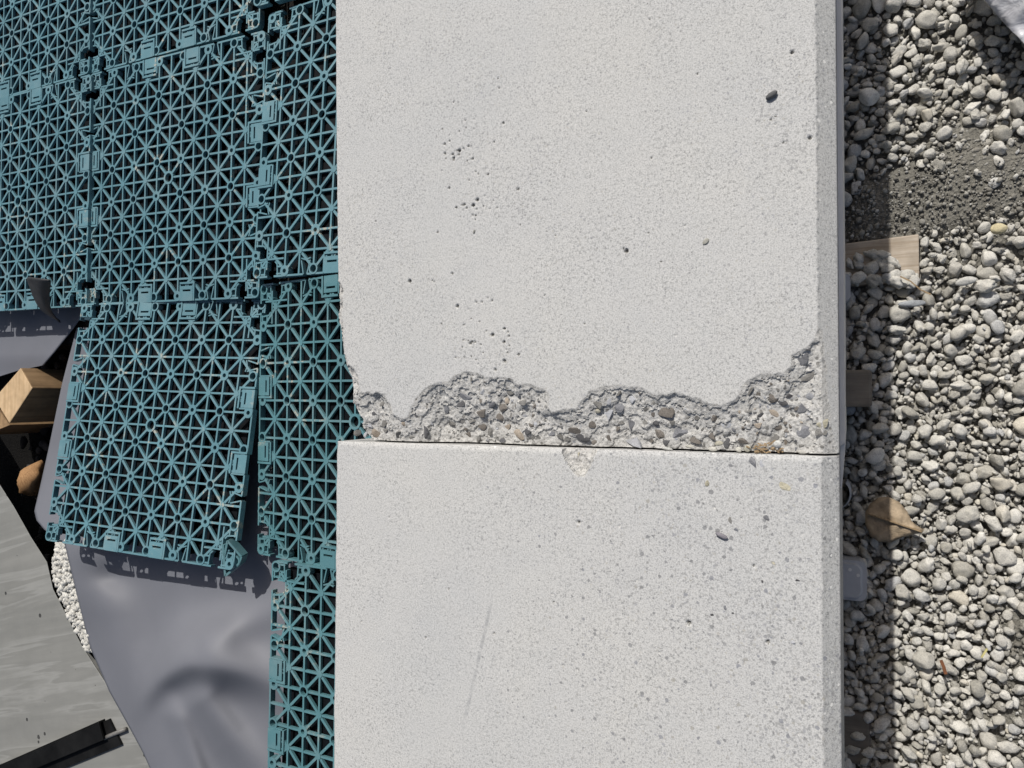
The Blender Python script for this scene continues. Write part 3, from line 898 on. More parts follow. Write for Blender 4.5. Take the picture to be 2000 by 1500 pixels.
for sp in AGGS: put_agg(upper, OU, depth_up, sp, 0.50, 0.42)
for sp in ((1467, 905, 28, 20, -60, 'b'), (1492, 907, 16, 20, 0, 'w'), (1533, 950, 24, 26, 60, 'y'), (1503, 1014, 24, 12, -20, 'b'), (1384, 942, 18, 10, 60, 'y'), (1425, 1019, 8, 18, 0, 'g'), (1437, 1036, 10, 14, 0, 'w'), (1445, 1052, 8, 14, 10, 'd'),
           (1128, 890, 17, 13, 20, 'y'), (1117, 881, 12, 9, 0, 'g'), (1545, 1252, 14, 9, 20, 'w'), (1418, 1187, 9, 12, 20, 'b'), (1432, 1199, 9, 7, -40, 'd'), (1390, 1202, 9, 7, 0, 'd'), (1513, 1100, 8, 8, 0, 'y'), (1558, 1132, 9, 7, 0, 'd'), (1488, 1133, 5, 13, 15, 'd')):
    put_agg(lower, OL, depth_lo, sp, 0.12, 0.5)


# ------------------------------------------------------------------ timber bearers and things at the foot of the blocks
def bearer(px0, px1, py0, py1, z0, z1, label, xback=-0.2):
    a, b = P(px1, py0, z1), P(px1, py1, z1)
    mb = MB()
    mb.box(xback - (a[0]), 0, b[1] - a[1], 0, 0, z1 - z0)
    o = mb.build('timber_bearer', M_BEARER, None, (a[0], a[1], z0))
    bev = o.modifiers.new('edge', 'BEVEL'); bev.width = 0.002; bev.segments = 2
    return tag(o, label, 'timber bearer', 'timber bearers carrying the concrete blocks')


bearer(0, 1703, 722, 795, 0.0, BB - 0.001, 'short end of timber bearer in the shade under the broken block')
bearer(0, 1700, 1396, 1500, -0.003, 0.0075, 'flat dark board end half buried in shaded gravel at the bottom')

pb = MB()
pz = PLZ
pts = [np.array([*p, pz]) for p in plank_poly]
pts[0] = pts[1] + (pts[0] - pts[1]) * 1.5; pts[3] = pts[2] + (pts[3] - pts[2]) * 1.5
c0 = pts[1].copy()
pb.prism([p - c0 - np.array([0, 0, 0.016]) for p in (pts[3], pts[2], pts[1], pts[0])], [p - c0 for p in (pts[3], pts[2], pts[1], pts[0])])
plank = pb.build('wooden_plank', M_PLANK, None, tuple(c0))
bev = plank.modifiers.new('edge', 'BEVEL'); bev.width = 0.001; bev.segments = 2
tag(plank, 'weathered wooden plank end lying half covered by gravel beside the broken block', 'plank')

# grey strip standing against the broken block
xs0 = XR + 0.0001; ST = 0.222
xs1 = P(1648.5, 600, ST)[0]
ys = [P(1648, 872, ST)[1], P(1648, 955, ST)[1]]
mb = MB()
mb.prism([(xs0, ys[0], 0.03), (xs1, ys[0] + 0.002, 0.03), (xs1, 0.7, 0.03), (xs0, 0.7, 0.03)], [(xs0, ys[0], ST), (xs1, ys[0] + 0.002, ST), (xs1, 0.7, ST), (xs0, 0.7, ST)])
mb.prism([(xs0, ys[1], 0.03), (xs0 + 0.0008, ys[1], 0.03), (xs1, ys[0] + 0.0016, 0.03), (xs0, ys[0] - 0.0004, 0.03)], [(xs0, ys[1], ST - 0.004), (xs0 + 0.0008, ys[1], ST - 0.004), (xs1, ys[0] + 0.0016, ST - 0.004), (xs0, ys[0] - 0.0004, ST - 0.004)])
strip = mb.build('edging_strip', M_GREYPL)
tag(strip, 'thin grey plastic edging strip standing against the side of the broken block', 'edging strip')


def round_pad(name, px0, py0, px1, py1, z, rad, th, label, holes=()):
    a, b = P(px1, py0, z), P(px1, py1, z)
    x1, y0, y1 = a[0], b[1], a[1]; x0 = x1 - 0.09
    pts_ = []
    for cx, cy, t0 in ((x1 - rad, y1 - rad, 0), (x0 + rad, y1 - rad, 90), (x0 + rad, y0 + rad, 180), (x1 - rad, y0 + rad, 270)):
        for k in range(6):
            t = math.radians(t0 + 18 * k); pts_.append((cx + rad * math.cos(t), cy + rad * math.sin(t)))
    cx, cy = (x0 + x1) / 2, (y0 + y1) / 2
    m_ = MB()
    m_.prism([(x - cx, y - cy, 0) for x, y in pts_], [((x - cx), (y - cy), th) for x, y in pts_])
    m_.prism([((x - cx) * 0.93, (y - cy) * 0.86, th) for x, y in pts_], [((x - cx) * 0.9, (y - cy) * 0.82, th + 0.0025) for x, y in pts_])
    e = empty(name, (cx, cy, z - th))
    m_.build('plate', M_WHITEPL, e)
    for (hx, hy) in holes:
        p = P(hx, hy, z + 0.003)
        h = MB(); h.disc((p[0] - cx, p[1] - cy), 0.0013, th + 0.0020, th + 0.0030, 10)
        h.build('knob', M_GREYPL, e)
    return tag(e, label, 'support pad', 'pale grey plastic pads under the blocks')


round_pad('support_pad', 1600, 1097, 1693, 1176, 0.024, 0.006, 0.02, 'pale grey plastic pad with rounded corners poking out under the lower block', ((1660, 1113), (1676, 1124)))
round_pad('support_pad', 1600, 532, 1661, 590, 0.022, 0.006, 0.02, 'pale grey plastic pad just showing under the broken block below the plank')


# curved pale lip further down
def cup():
    c = P(1625, 960, 0.02); m_ = MB(); r0 = P(1660, 985, 0.02)[0] - c[0]
    segs = 20
    for k in range(segs):
        t0 = math.radians(-80 + 120 * k / segs); t1 = math.radians(-80 + 120 * (k + 1) / segs)
        a = [(r * math.cos(t), r * math.sin(t)) for t in (t0, t1) for r in (r0, r0 * 1.1)]
        m_.add([(*a[0], 0), (*a[1], 0), (*a[3], 0), (*a[2], 0), (*a[0], .03), (*a[1], .024), (*a[3], .024), (*a[2], .03)],
               [(4, 5, 7 - 1, 7), (0, 4, 7, 3), (1, 2, 6, 5), (3, 2, 1, 0)])
    o = m_.build('plastic_cup', M_WHITEPL, None, (c[0], c[1], 0.0))
    tag(o, 'curved pale plastic cup lying in the shade below the block joint', 'plastic cup')


cup()

# ------------------------------------------------------------------ teal grid tiles
PT = 0.041
RW, DW = 0.054 * PT, 0.068 * PT
TH = 0.0042          # ribs over the dark slats
TB = 0.0070          # deeper rim


def grid_mesh(flip):
    mb = MB()
    R = lambda i, j: ((i - 3.5) * PT, (j - 3.5) * PT)
    zb = -TH
    ro, rl, rs = 0.148 * PT, 0.102 * PT, 0.060 * PT
    for i in range(8):
        for j in range(8):
            large = ((i + j) % 2 == 0) == flip
            mb.ring(R(i, j), ro, rl if large else rs, -TB if i in (0, 7) or j in (0, 7) else zb, 0.0003)
    # ribs through the rings, cut at each ring
    for i in range(8):
        border = i in (0, 7)
        for j in range(7):
            if border: continue
            mb.bar((R(i, j)[0], R(i, j)[1] + ro * 0.93), (R(i, j + 1)[0], R(i, j + 1)[1] - ro * 0.93), RW, zb + 0.0005, 0.0)
            mb.bar((R(j, i)[0] + ro * 0.93, R(j, i)[1]), (R(j + 1, i)[0] - ro * 0.93, R(j + 1, i)[1]), RW, zb + 0.0006, -0.0001)
    # ribs through the stars
    for i in range(7):
        x = (i - 3) * PT
        lo = -3.63 * PT; hi = 3.63 * PT
        if i in (0, 6): lo, hi = -3.13 * PT, 3.13 * PT
        if i in (2, 4): lo, hi = -3.08 * PT, 3.08 * PT
        if i == 3:
            for (a, b) in ((lo, -0.15 * PT), (0.15 * PT, hi)):
                mb.bar((x, a), (x, b), RW, zb + 0.0007, -0.0002); mb.bar((a, x), (b, x), RW, zb + 0.0008, -0.0003)
        else:
            mb.bar((x, lo), (x, hi), RW, zb + 0.0007, -0.0002); mb.bar((lo, x), (hi, x), RW, zb + 0.0008, -0.0003)
    k = ro * 0.95 / math.sqrt(2)
    for i in range(7):
        for j in range(7):
            c = ((i - 3) * PT, (j - 3) * PT)
            if (i, j) == (3, 3): mb.ring(c, 0.20 * PT, 0.135 * PT, zb, 0.0002, 16)
            else: mb.disc(c, 0.088 * PT, zb + 0.001, 0.0001)
            q = 0.06 * PT if (i, j) != (3, 3) else 0.14 * PT
            for sx in (-1, 1):
                for sy in (-1, 1):
                    e = (c[0] + sx * (PT / 2 - k), c[1] + sy * (PT / 2 - k))
                    cut = False
                    if (j == 0 and sy < 0) or (j == 6 and sy > 0):
                        cut = i in (2, 4) and (sx > 0) == (i == 2)
                    if (i == 0 and sx < 0) or (i == 6 and sx > 0):
                        cut = cut or (j in (2, 4) and (sy > 0) == (j == 2))
                    if cut: e = (c[0] + sx * 0.2 * PT, c[1] + sy * 0.2 * PT)
                    mb.bar((c[0] + sx * q, c[1] + sy * q), e, DW, zb + 0.0009, -0.0004 if sx == sy else -0.0005)
    # the four borders
    ew = 0.05 * PT; eo = 3.5 * PT + ro - ew / 2

    def side(T):
        def bar(a, b, w=ew, z1=-0.00015): mb.bar(T(*a), T(*b), w, -TB if w == ew else -0.006, z1)
        y = eo
        for j in range(7):
            x0 = (j - 3.5) * PT; x1 = x0 + PT
            m = x0 + 0.5 * PT
            if j in (0, 6):
                bar((x0, y), (x0 + 0.38 * PT, y)); bar((x1 - 0.38 * PT, y), (x1, y))
                yi = 3.5 * PT - 0.34 * PT
                bar((x0 + 0.06 * PT, yi), (x1 - 0.06 * PT, yi), 0.045 * PT, -0.00025)
                for sx, xs_ in ((1, x0), (-1, x1)):
                    for dy in (0.06, -0.13):
                        bar((xs_ + sx * 0.12 * PT, 3.5 * PT + dy * PT), (xs_ + sx * 0.30 * PT, 3.5 * PT + dy * PT), 0.045 * PT, -0.00035)
                    bar((xs_ + sx * 0.29 * PT, 3.5 * PT - 0.20 * PT), (xs_ + sx * 0.26 * PT, 3.5 * PT + 0.10 * PT), 0.04 * PT, -0.00045)
                    bar((xs_ + sx * 0.29 * PT, 3.5 * PT - 0.20 * PT), (xs_ + sx * 0.37 * PT, 3.5 * PT - 0.27 * PT), 0.04 * PT, -0.00055)
            elif j in (1, 5):
                c = m + (0.22 if j == 1 else -0.22) * PT
                lo, hi = min(c, m), max(c, m)
                bar((x0, y), (c - 0.07 * PT, y)); bar((c + 0.07 * PT, y), (x1, y))
                for s in (-1, 1):
                    bar((c + s * 0.06 * PT, y), (c + s * 0.15 * PT, y - 0.36 * PT), 0.035 * PT, -0.00035)
                bar((c - 0.16 * PT, y - 0.42 * PT), (c, y - 0.37 * PT), 0.035 * PT, -0.00045); bar((c, y - 0.37 * PT), (c + 0.16 * PT, y - 0.42 * PT), 0.035 * PT, -0.00055)
            elif j in (2, 4):
                c = x0 + (0.62 if j == 2 else 0.38) * PT
                bar((x0, y), (c - 0.28 * PT, y)); bar((c + 0.28 * PT, y), (x1, y))
                for s in (-1, 1):                                  # little struts to the star
                    bar((m + s * 0.10 * PT, 3.5 * PT - 0.29 * PT), (m + s * 0.03 * PT, 3.5 * PT - 0.46 * PT), 0.05 * PT, -0.00045)
            else:
                bar((x0, y), (x1, y))
    side(lambda a, b: (a, b)); side(lambda a, b: (b, -a)); side(lambda a, b: (-a, -b)); side(lambda a, b: (-b, a))
    return mesh('grid', mb.v, mb.f)


def tab_mesh():
    """clip plate with a slot near its inner end and a raised rail on two sides; local y points outward"""
    mb = MB(); w = 0.25 * PT; y0, y1 = -0.28 * PT, 0.150 * PT
    zt, zb = 0.0006, -0.0038
    s0, s1 = y0 + 0.10 * PT, y0 + 0.155 * PT
    mb.box(-w, w, s1, y1, zb, zt); mb.box(-w, w, y0, s0, zb, zt)
    mb.box(-w, -w + 0.09 * PT, s0, s1, zb, zt - 0.0001); mb.box(w - 0.09 * PT, w, s0, s1, zb, zt - 0.0001)
    mb.box(-w - 0.075 * PT, -w - 0.02 * PT, y0 - 0.07 * PT, y1, -0.006, zt + 0.0004)
    mb.box(-w - 0.075 * PT, w + 0.02 * PT, y0 - 0.115 * PT, y0 - 0.06 * PT, -0.006, zt + 0.0003)
    mb.box(w + 0.005 * PT, w + 0.045 * PT, y0 - 0.05 * PT, y1 - 0.02 * PT, -0.006, zt - 0.0004)
    return mesh('clip_tab', mb.v, mb.f)


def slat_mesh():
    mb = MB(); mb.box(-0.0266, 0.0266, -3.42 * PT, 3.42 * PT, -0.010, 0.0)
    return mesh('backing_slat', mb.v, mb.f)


GRIDM = {}
for mat in (M_TEAL, M_GREEN):
    for fl in (False, True):
        me = grid_mesh(fl); me.materials.append(mat); GRIDM[mat.name, fl] = me
TABM = {}
for mat in (M_TEAL, M_GREEN):
    me = tab_mesh(); me.materials.append(mat); TABM[mat.name] = me
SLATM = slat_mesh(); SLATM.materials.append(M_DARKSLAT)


def tile(pos, yaw_deg, rx, ry, mat, flip, label, broken=False):
    e = empty('grid_tile', pos)
    e.rotation_mode = 'QUATERNION'
    ax = Vector((math.radians(rx), math.radians(ry), 0))
    q = Matrix.Rotation(ax.length, 4, ax.normalized()).to_quaternion() if ax.length > 1e-6 else Matrix.Identity(4).to_quaternion()
    e.rotation_quaternion = q @ Matrix.Rotation(math.radians(yaw_deg), 4, 'Z').to_quaternion()
    link('grid', GRIDM[mat.name, flip], None, e)
    for k in range(4):
        for c in (-0.88, 0.88):
            o = link('clip_tab', TABM[mat.name], None, e)
            Rz = Matrix.Rotation(-k * math.pi / 2, 4, 'Z')
            p = Rz @ Vector((c * PT, 3.5 * PT, 0))
            o.location = p; o.rotation_euler = (0, 0, -k * math.pi / 2)
    for k in range(5):
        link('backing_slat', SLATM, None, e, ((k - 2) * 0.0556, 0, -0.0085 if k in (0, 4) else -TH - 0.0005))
    return tag(e, label, 'grid tile', 'teal plastic grid tiles lying side by side')


# positions solved from the ring rows of each tile in the photograph
tile((-0.7390, 0.2640, 0.0504), -1.61, 0.22, 0.32, M_TEAL, False, 'teal grid tile in the middle of the field, above the tilted loose tile')
tile((-0.7447, -0.0334, 0.0670), -1.65, -7.34, 3.42, M_TEAL, True, 'loose teal grid tile lying tilted on the grey liner, its right corner bent')
tile((-0.4452, -0.0248, 0.0690), -0.20, -0.25, -8.0, M_GREEN, False, 'greener grid tile tucked against the damaged end of the broken block')
tile((-0.4082, -0.3239, 0.0685), -0.15, -1.02, -0.56, M_GREEN, False, 'green grid tile lying on the grey liner beside the lower block')
tile((-0.4387, 0.2755, 0.0598), -1.47, -2.61, -2.46, M_TEAL, True, 'teal grid tile beside the smooth left edge of the broken block')
tile((-1.0294, 0.2684, 0.0560), -0.99, 0.0, 0.3, M_TEAL, False, 'teal grid tile at the left edge with a black rubber flap over its corner')
tile((-0.7447, 0.5691, 0.0463), -1.09, 0, 0, M_TEAL, False, 'teal grid tile at the top, middle one of the upper row')
tile((-1.0380, 0.5720, 0.0500), -0.6, 0, 0, M_TEAL, False, 'dusty teal grid tile in the top left corner')
tile((-0.4440, 0.5800, 0.0560), -1.6, 0, 0, M_TEAL, True, 'teal grid tile at the top, its lower edge just showing beside the broken block')

# bent corner broken off the loose tile
mb = MB()
c = P(455, 1092, 0.075)
for a, b_ in (((-0.004, 0.020), (0.010, 0.002)), ((0.010, 0.002), (0.006, -0.006)), ((0.006, -0.006), (-0.012, -0.018)), ((-0.012, -0.018), (-0.010, 0.016)), ((-0.004, 0.020), (-0.010, 0.004))):
    mb.bar(a, b_, 0.0024, -0.012, 0.0)
mb.ring((0.002, -0.002), 0.0062, 0.0042, -0.012, 0.0004)
o = mb.build('tile_fragment', M_GREEN, None, tuple(c))
o.rotation_euler = (0.1, 0.25, 0.1)
tag(o, 'bent snapped off tile corner beside the loose tile on the grey liner', 'tile fragment')


# ------------------------------------------------------------------ liner sheets, slab and things at lower left
def liner(name, rows, left, right, zfn, n_u=90, n_v=150, th=0.0012):
    py = np.linspace(rows[0], rows[1], n_v)
    lx = np.interp(py, [p[1] for p in left], [p[0] for p in left]); rx_ = np.interp(py, [p[1] for p in right], [p[0] for p in right])
    s = np.linspace(0, 1, n_u)
    V = np.zeros((n_v, n_u, 3))
    for a in range(n_v):
        for b in range(n_u):
            x = lx[a] + (rx_[a] - lx[a]) * s[b]
            V[a, b] = P(x, py[a], zfn(x, py[a]))
    i = np.arange(n_u * n_v).reshape(n_v, n_u)
    q = np.stack([i[1:, :-1], i[1:, 1:], i[:-1, 1:], i[:-1, :-1]], -1).reshape(-1, 4)
    v = V.reshape(-1, 3)
    o_ = v.mean(0); o_[2] = v[:, 2].min()
    ob = link(name, mesh_np(name, v - o_, q), M_MEMB, None, tuple(o_), True)
    so = ob.modifiers.new('thickness', 'SOLIDIFY'); so.thickness = th; so.offset = -1
    return ob


def sstep(x, a, b):
    t = min(1, max(0, (x - a) / (b - a))); return t * t * (3 - 2 * t)


def pl_dist(x, y, pl):
    best = 1e9
    for (ax, ay), (bx, by) in zip(pl[:-1], pl[1:]):
        dx, dy = bx - ax, by - ay
        t = min(1, max(0, ((x - ax) * dx + (y - ay) * dy) / (dx * dx + dy * dy)))
        best = min(best, math.hypot(x - ax - t * dx, y - ay - t * dy))
    return best




def liner_z(x, y):
    z = 0.016 + 0.018 * sstep(y, 850, 1090)
    z += 0.020 * math.exp(-((x - 150) / 70) ** 2 - ((y - 1075) / 120) ** 2)       # raised on the crumbs and the slab edge
    z -= 0.006 * math.exp(-((x - 225) / 40) ** 2 - ((y - 1128) / 26) ** 2)
    zb_ = z
    if y > 1090:
        cy = 1296 + (x - 375) ** 2 / (165 if x < 375 else 690)
        fade = sstep(x, 245, 375)
        d = y - cy
        if d < 0: h = math.exp(-(d / 70) ** 2)
        else: h = math.exp(-(d / 40) ** 2) * 0.85 + 0.15 * math.exp(-(d / 130) ** 2)
        z += 0.027 * h * fade
        z += 0.008 * math.exp(-(pl_dist(x, y, [(336, 1352), (345, 1390), (368, 1450), (395, 1530)]) / 24) ** 2) * sstep(y, 1335, 1410)
        z += 0.013 * math.exp(-(pl_dist(x, y, [(400, 1370), (455, 1440), (540, 1530)]) / 38) ** 2)
        z += 0.008 * sstep(y, 1090, 1200) * math.exp(-(pl_dist(x, y, [(205, 1150), (235, 1260), (290, 1400), (330, 1530)]) / 52) ** 2)
        z += 0.010 * math.exp(-(pl_dist(x, y, [(400, 1240), (480, 1215), (560, 1190)]) / 38) ** 2) * sstep(x, 330, 460)
        z = zb_ + (z - zb_) * 1.5 * (1 - 0.72 * sstep(x, 400, 560))
    return z


LEFT = [(150, 640), (134, 700), (121, 750), (94, 880), (76, 960), (67, 998), (71, 1016), (86, 1034), (106, 1050), (126, 1062), (135, 1100), (152, 1170), (176, 1265), (213, 1350), (252, 1420), (279, 1470), (306, 1530)]
RIGHT = [(530, 640), (530, 1060), (600, 1110), (600, 1530)]
tag(liner('pond_liner', (640, 1530), LEFT, RIGHT, liner_z), 'smooth grey liner sheet with soft folds under the loose tile', 'liner sheet', 'grey liner sheets')
LEFT2 = [(-140, 560), (-140, 770)]
RIGHT2 = [(190, 560), (165, 610), (140, 645), (104, 690), (84, 714), (-100, 760)]
tag(liner('pond_liner', (575, 745), LEFT2, [(190, 575), (165, 610), (140, 645), (104, 690), (84, 714), (35, 724), (0, 735), (-60, 745)],
          lambda x, y: 0.018 - 0.006 * sstep(y, 690, 740), 60, 50), 'flat grey liner piece beside the timber stub, shaded by the tile at the left edge', 'liner sheet', 'grey liner sheets')

# board-marked slab
SZ = 0.030
sl = [P(-160, 770, SZ), P(-2, 943, SZ), P(28, 990, SZ), P(60, 1047, SZ), P(92, 1097, SZ), P(104, 1150, SZ), P(160, 1260, SZ), P(330, 1530, SZ), P(420, 1700, SZ), P(-200, 1750, SZ)]
o_ = np.mean(sl, axis=0); o_[2] = -0.008
mb = MB()
mb.prism([(p[0] - o_[0] - (0.05 if 0 < k < 7 else 0), p[1] - o_[1] - (0.03 if 0 < k < 7 else 0), 0) for k, p in enumerate(sl)][::-1], [(p[0] - o_[0], p[1] - o_[1], SZ + 0.008) for p in sl][::-1])
slab = mb.build('concrete_slab', M_SLAB, None, tuple(o_))
bev = slab.modifiers.new('edge', 'BEVEL'); bev.width = 0.002; bev.segments = 2
tag(slab, 'darker grey concrete slab with wavy wood grain marks in the lower left corner', 'concrete slab')

# mortar crumbs along the liner edge
cr = []
_c = random.Random(8)
for _ in range(900):
    t = _c.random()
    py = 1058 + 212 * t ** 1.1
    xr_ = np.interp(py, [1062, 1100, 1170, 1265], [127, 137, 156, 178])
    wd = np.interp(py, [1058, 1080, 1130, 1200, 1265], [14, 30, 42, 36, 10])
    f = _c.random() ** 0.8
    px = xr_ + 4 - wd * f
    z = SZ + 0.016 * (1 - f) * np.interp(py, [1058, 1110, 1265], [1.2, 1.0, 0.3]) + _c.uniform(-0.001, 0.002)
    s = _c.choice((0.0012, 0.0016, 0.0022, 0.0030, 0.0042, 0.0055))
    p = P(px, py, z)
    cr.append((_c.randrange(8), p[0], p[1], p[2], s, s, s, _c.uniform(0, 6.28), _c.uniform(0, 3), _c.uniform(0, 3)))
tag(join_stones('mortar_crumbs', cr, GRIT, M_CRUMB, None), 'heap of whitish mortar crumbs on the grain marked slab along the liner edge', None, None, 'stuff')

# black angle profile on the slab
PH = 0.009
a0, a1 = P(-40, 1511, SZ + PH), P(192, 1409, SZ + PH)
b1 = P(232, 1457, SZ + 0.003)
d = (a1 - a0)[:2]; L = np.hypot(*d); d /= L; nrm = np.array([d[1], -d[0]])
wdt = abs(np.dot((b1 - a1)[:2], nrm))
mb = MB()
T = lambda t, w, z: (*(d * t + nrm * w), z)
Lx = L
mb.prism([T(0, 0, .0005), T(Lx, 0, .0005), T(Lx, .0025, .0005), T(0, .0025, .0005)][::-1], [T(0, 0, PH), T(Lx, 0, PH), T(Lx, .0025, PH), T(0, .0025, PH)][::-1])
mb.prism([T(0, .0026, .0005), T(Lx + .012, .0026, .0005), T(Lx + .022, wdt, .0005), T(0, wdt, .0005)][::-1], [T(0, .0026, .003), T(Lx + .012, .0026, .003), T(Lx + .022, wdt, .003), T(0, wdt, .003)][::-1])
mb.prism([T(0, .0026, PH - .0022), T(Lx, .0026, PH - .0022), T(Lx, wdt * .62, PH - .0022), T(0, wdt * .62, PH - .0022)][::-1], [T(0, .0026, PH), T(Lx, .0026, PH), T(Lx, wdt * .62, PH), T(0, wdt * .62, PH)][::-1])
o = mb.build('plastic_profile', M_BLACK, None, (a0[0], a0[1], SZ))
tag(o, 'scuffed black plastic profile lying across the grain marked slab', 'plastic profile')
p0, p1 = P(205, 1441, SZ + 0.003), P(246, 1424, SZ + 0.003)
dv = Vector(p1 - p0); me = bpy.data.meshes.new('metal_rod')
bm = bmesh.new(); bmesh.ops.create_cone(bm, cap_ends=True, segments=12, radius1=0.0027, radius2=0.0027, depth=dv.length); bm.to_mesh(me); bm.free()
o = link('metal_rod', me, M_STEEL, None, tuple((p0 + p1) / 2), True); o.rotation_euler = dv.to_track_quat('Z', 'Y').to_euler()
tag(o, 'short grey metal rod sticking out from the end of the black profile', 'metal rod')

# upright timber stub
zt = 0.035
q = [P(40, 718, zt), P(63, 758, zt), P(18, 827, zt), P(-12, 778, zt)]
o_ = np.mean(q, axis=0); o_[2] = -0.084
bt = [np.array([p[0], p[1], -0.084]) - o_ for p in q][::-1]; tp = [p - o_ for p in q][::-1]
me = mesh('timber_stub', bt + tp, [(4, 5, 6, 7), (3, 2, 1, 0), (0, 1, 5, 4), (1, 2, 6, 5), (2, 3, 7, 6), (3, 0, 4, 7)])
me.materials.append(M_POSTTOP); me.materials.append(M_POSTSIDE)
for p in me.polygons: p.material_index = 0 if p.index == 0 else 1
o = link('timber_stub', me, None, None, tuple(o_))
bev = o.modifiers.new('edge', 'BEVEL'); bev.width = 0.0015; bev.segments = 2
tag(o, 'square sawn timber stub standing up between the liner pieces', 'timber stub')
q = [P(-2, 800, 0.0), P(19, 830, 0.0), P(-30, 850, 0.0), P(-50, 815, 0.0)]
o_ = np.mean(q, axis=0); o_[2] = -0.084
mb = MB(); mb.prism([np.array([p[0], p[1], -0.084]) - o_ for p in q][::-1], [p - o_ for p in q][::-1])
o = mb.build('timber_offcut', M_POSTSIDE, None, tuple(o_))
tag(o, 'lower brown timber offcut half hidden at the left edge behind the upright stub', 'timber offcut')

# tan wood lump and dark stones in the pit
def lump(name, px, py, z, L, W_, H_, me, mat, label, cat, yaw=0, group=None):
    p = P(px, py, z)
    m2 = me.copy(); m2.name = name; m2.materials.clear(); m2.materials.append(mat)
    o = link(name, m2, None, None, tuple(p)); o.scale = (L, W_, H_); o.rotation_euler = (0.1, -0.15, math.radians(yaw))
    return tag(o, label, cat, group)


lump('wood_lump', 66, 940, -0.012, 0.036, 0.030, 0.026, stone_mesh('wood_lump', 41, 3, 10, 0.9, 1.0, 0.22), wood_mat('tan wood lump', (0.17, 0.085, 0.035), (0.40, 0.24, 0.115), 1, 55), 'tan lump of broken wood half under the liner edge', 'wood lump', 30)
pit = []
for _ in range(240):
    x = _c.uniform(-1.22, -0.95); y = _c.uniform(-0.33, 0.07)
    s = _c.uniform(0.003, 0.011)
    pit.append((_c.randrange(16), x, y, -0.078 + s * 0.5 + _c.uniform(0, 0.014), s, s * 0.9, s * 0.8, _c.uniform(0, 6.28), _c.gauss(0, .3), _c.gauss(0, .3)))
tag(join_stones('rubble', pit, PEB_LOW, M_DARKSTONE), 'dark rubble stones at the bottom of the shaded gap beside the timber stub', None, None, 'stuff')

# curled rubber flap over the corner of the left tile
def flap():
    rows = [((50, 541), (100, 549), 0.105), ((56, 556), (98, 562), 0.098), ((62, 575), (97, 580), 0.086), ((70, 592), (98, 598), 0.076), ((79, 606), (102, 612), 0.062), ((93, 616), (110, 622), 0.046), ((112, 627), (120, 630), 0.028)]
    nU = 8; V = []
    for (a, b_, z) in rows:
        for k in range(nU):
            t = k / (nU - 1)
            V.append(P(a[0] + (b_[0] - a[0]) * t, a[1] + (b_[1] - a[1]) * t, z + 0.006 * math.sin(t * 3.14)))
    V = np.array(V); o0 = V.mean(0)
    i = np.arange(len(V)).reshape(len(rows), nU)
    qd = np.stack([i[1:, :-1], i[1:, 1:], i[:-1, 1:], i[:-1, :-1]], -1).reshape(-1, 4)
    ob = link('rubber_flap', mesh_np('rubber_flap', V - o0, qd), M_RUBBER, None, tuple(o0), True)
    ss = ob.modifiers.new('smooth', 'SUBSURF'); ss.levels = ss.render_levels = 2
    so = ob.modifiers.new('thickness', 'SOLIDIFY'); so.thickness = 0.002
    tag(ob, 'curled dark grey rubber flap sticking up over the corner of the left tile', 'rubber flap')


flap()

# ------------------------------------------------------------------ small things on and beside the blocks
def single(name, px, py, zrest, L, W_, H_, mat, label, cat, seed, ang=0, group=None, me=None):
    mpp = (CAM_H - zrest) / F_PX / 1.2
    me = me or stone_mesh(name, seed, 3, 3, 0.8, 0.6, 0.08)
    me.materials.append(mat)
    sx, sy, sz = L * mpp / 2 * 1.06, W_ * mpp / 2 * 1.2, H_ * mpp / 2
    p = P(px, py, zrest + sz * 0.5)
    o = link(name, me, None, None, (p[0], p[1], zrest + sz * 0.62)); o.scale = (sx, sy, sz); o.rotation_euler = (0, 0, math.radians(ang))
    return tag(o, label, cat, group)


def solid(name, c): return stone_mat(name, [(0, c), (1, c)], 0.35, 900, 0.0, False)


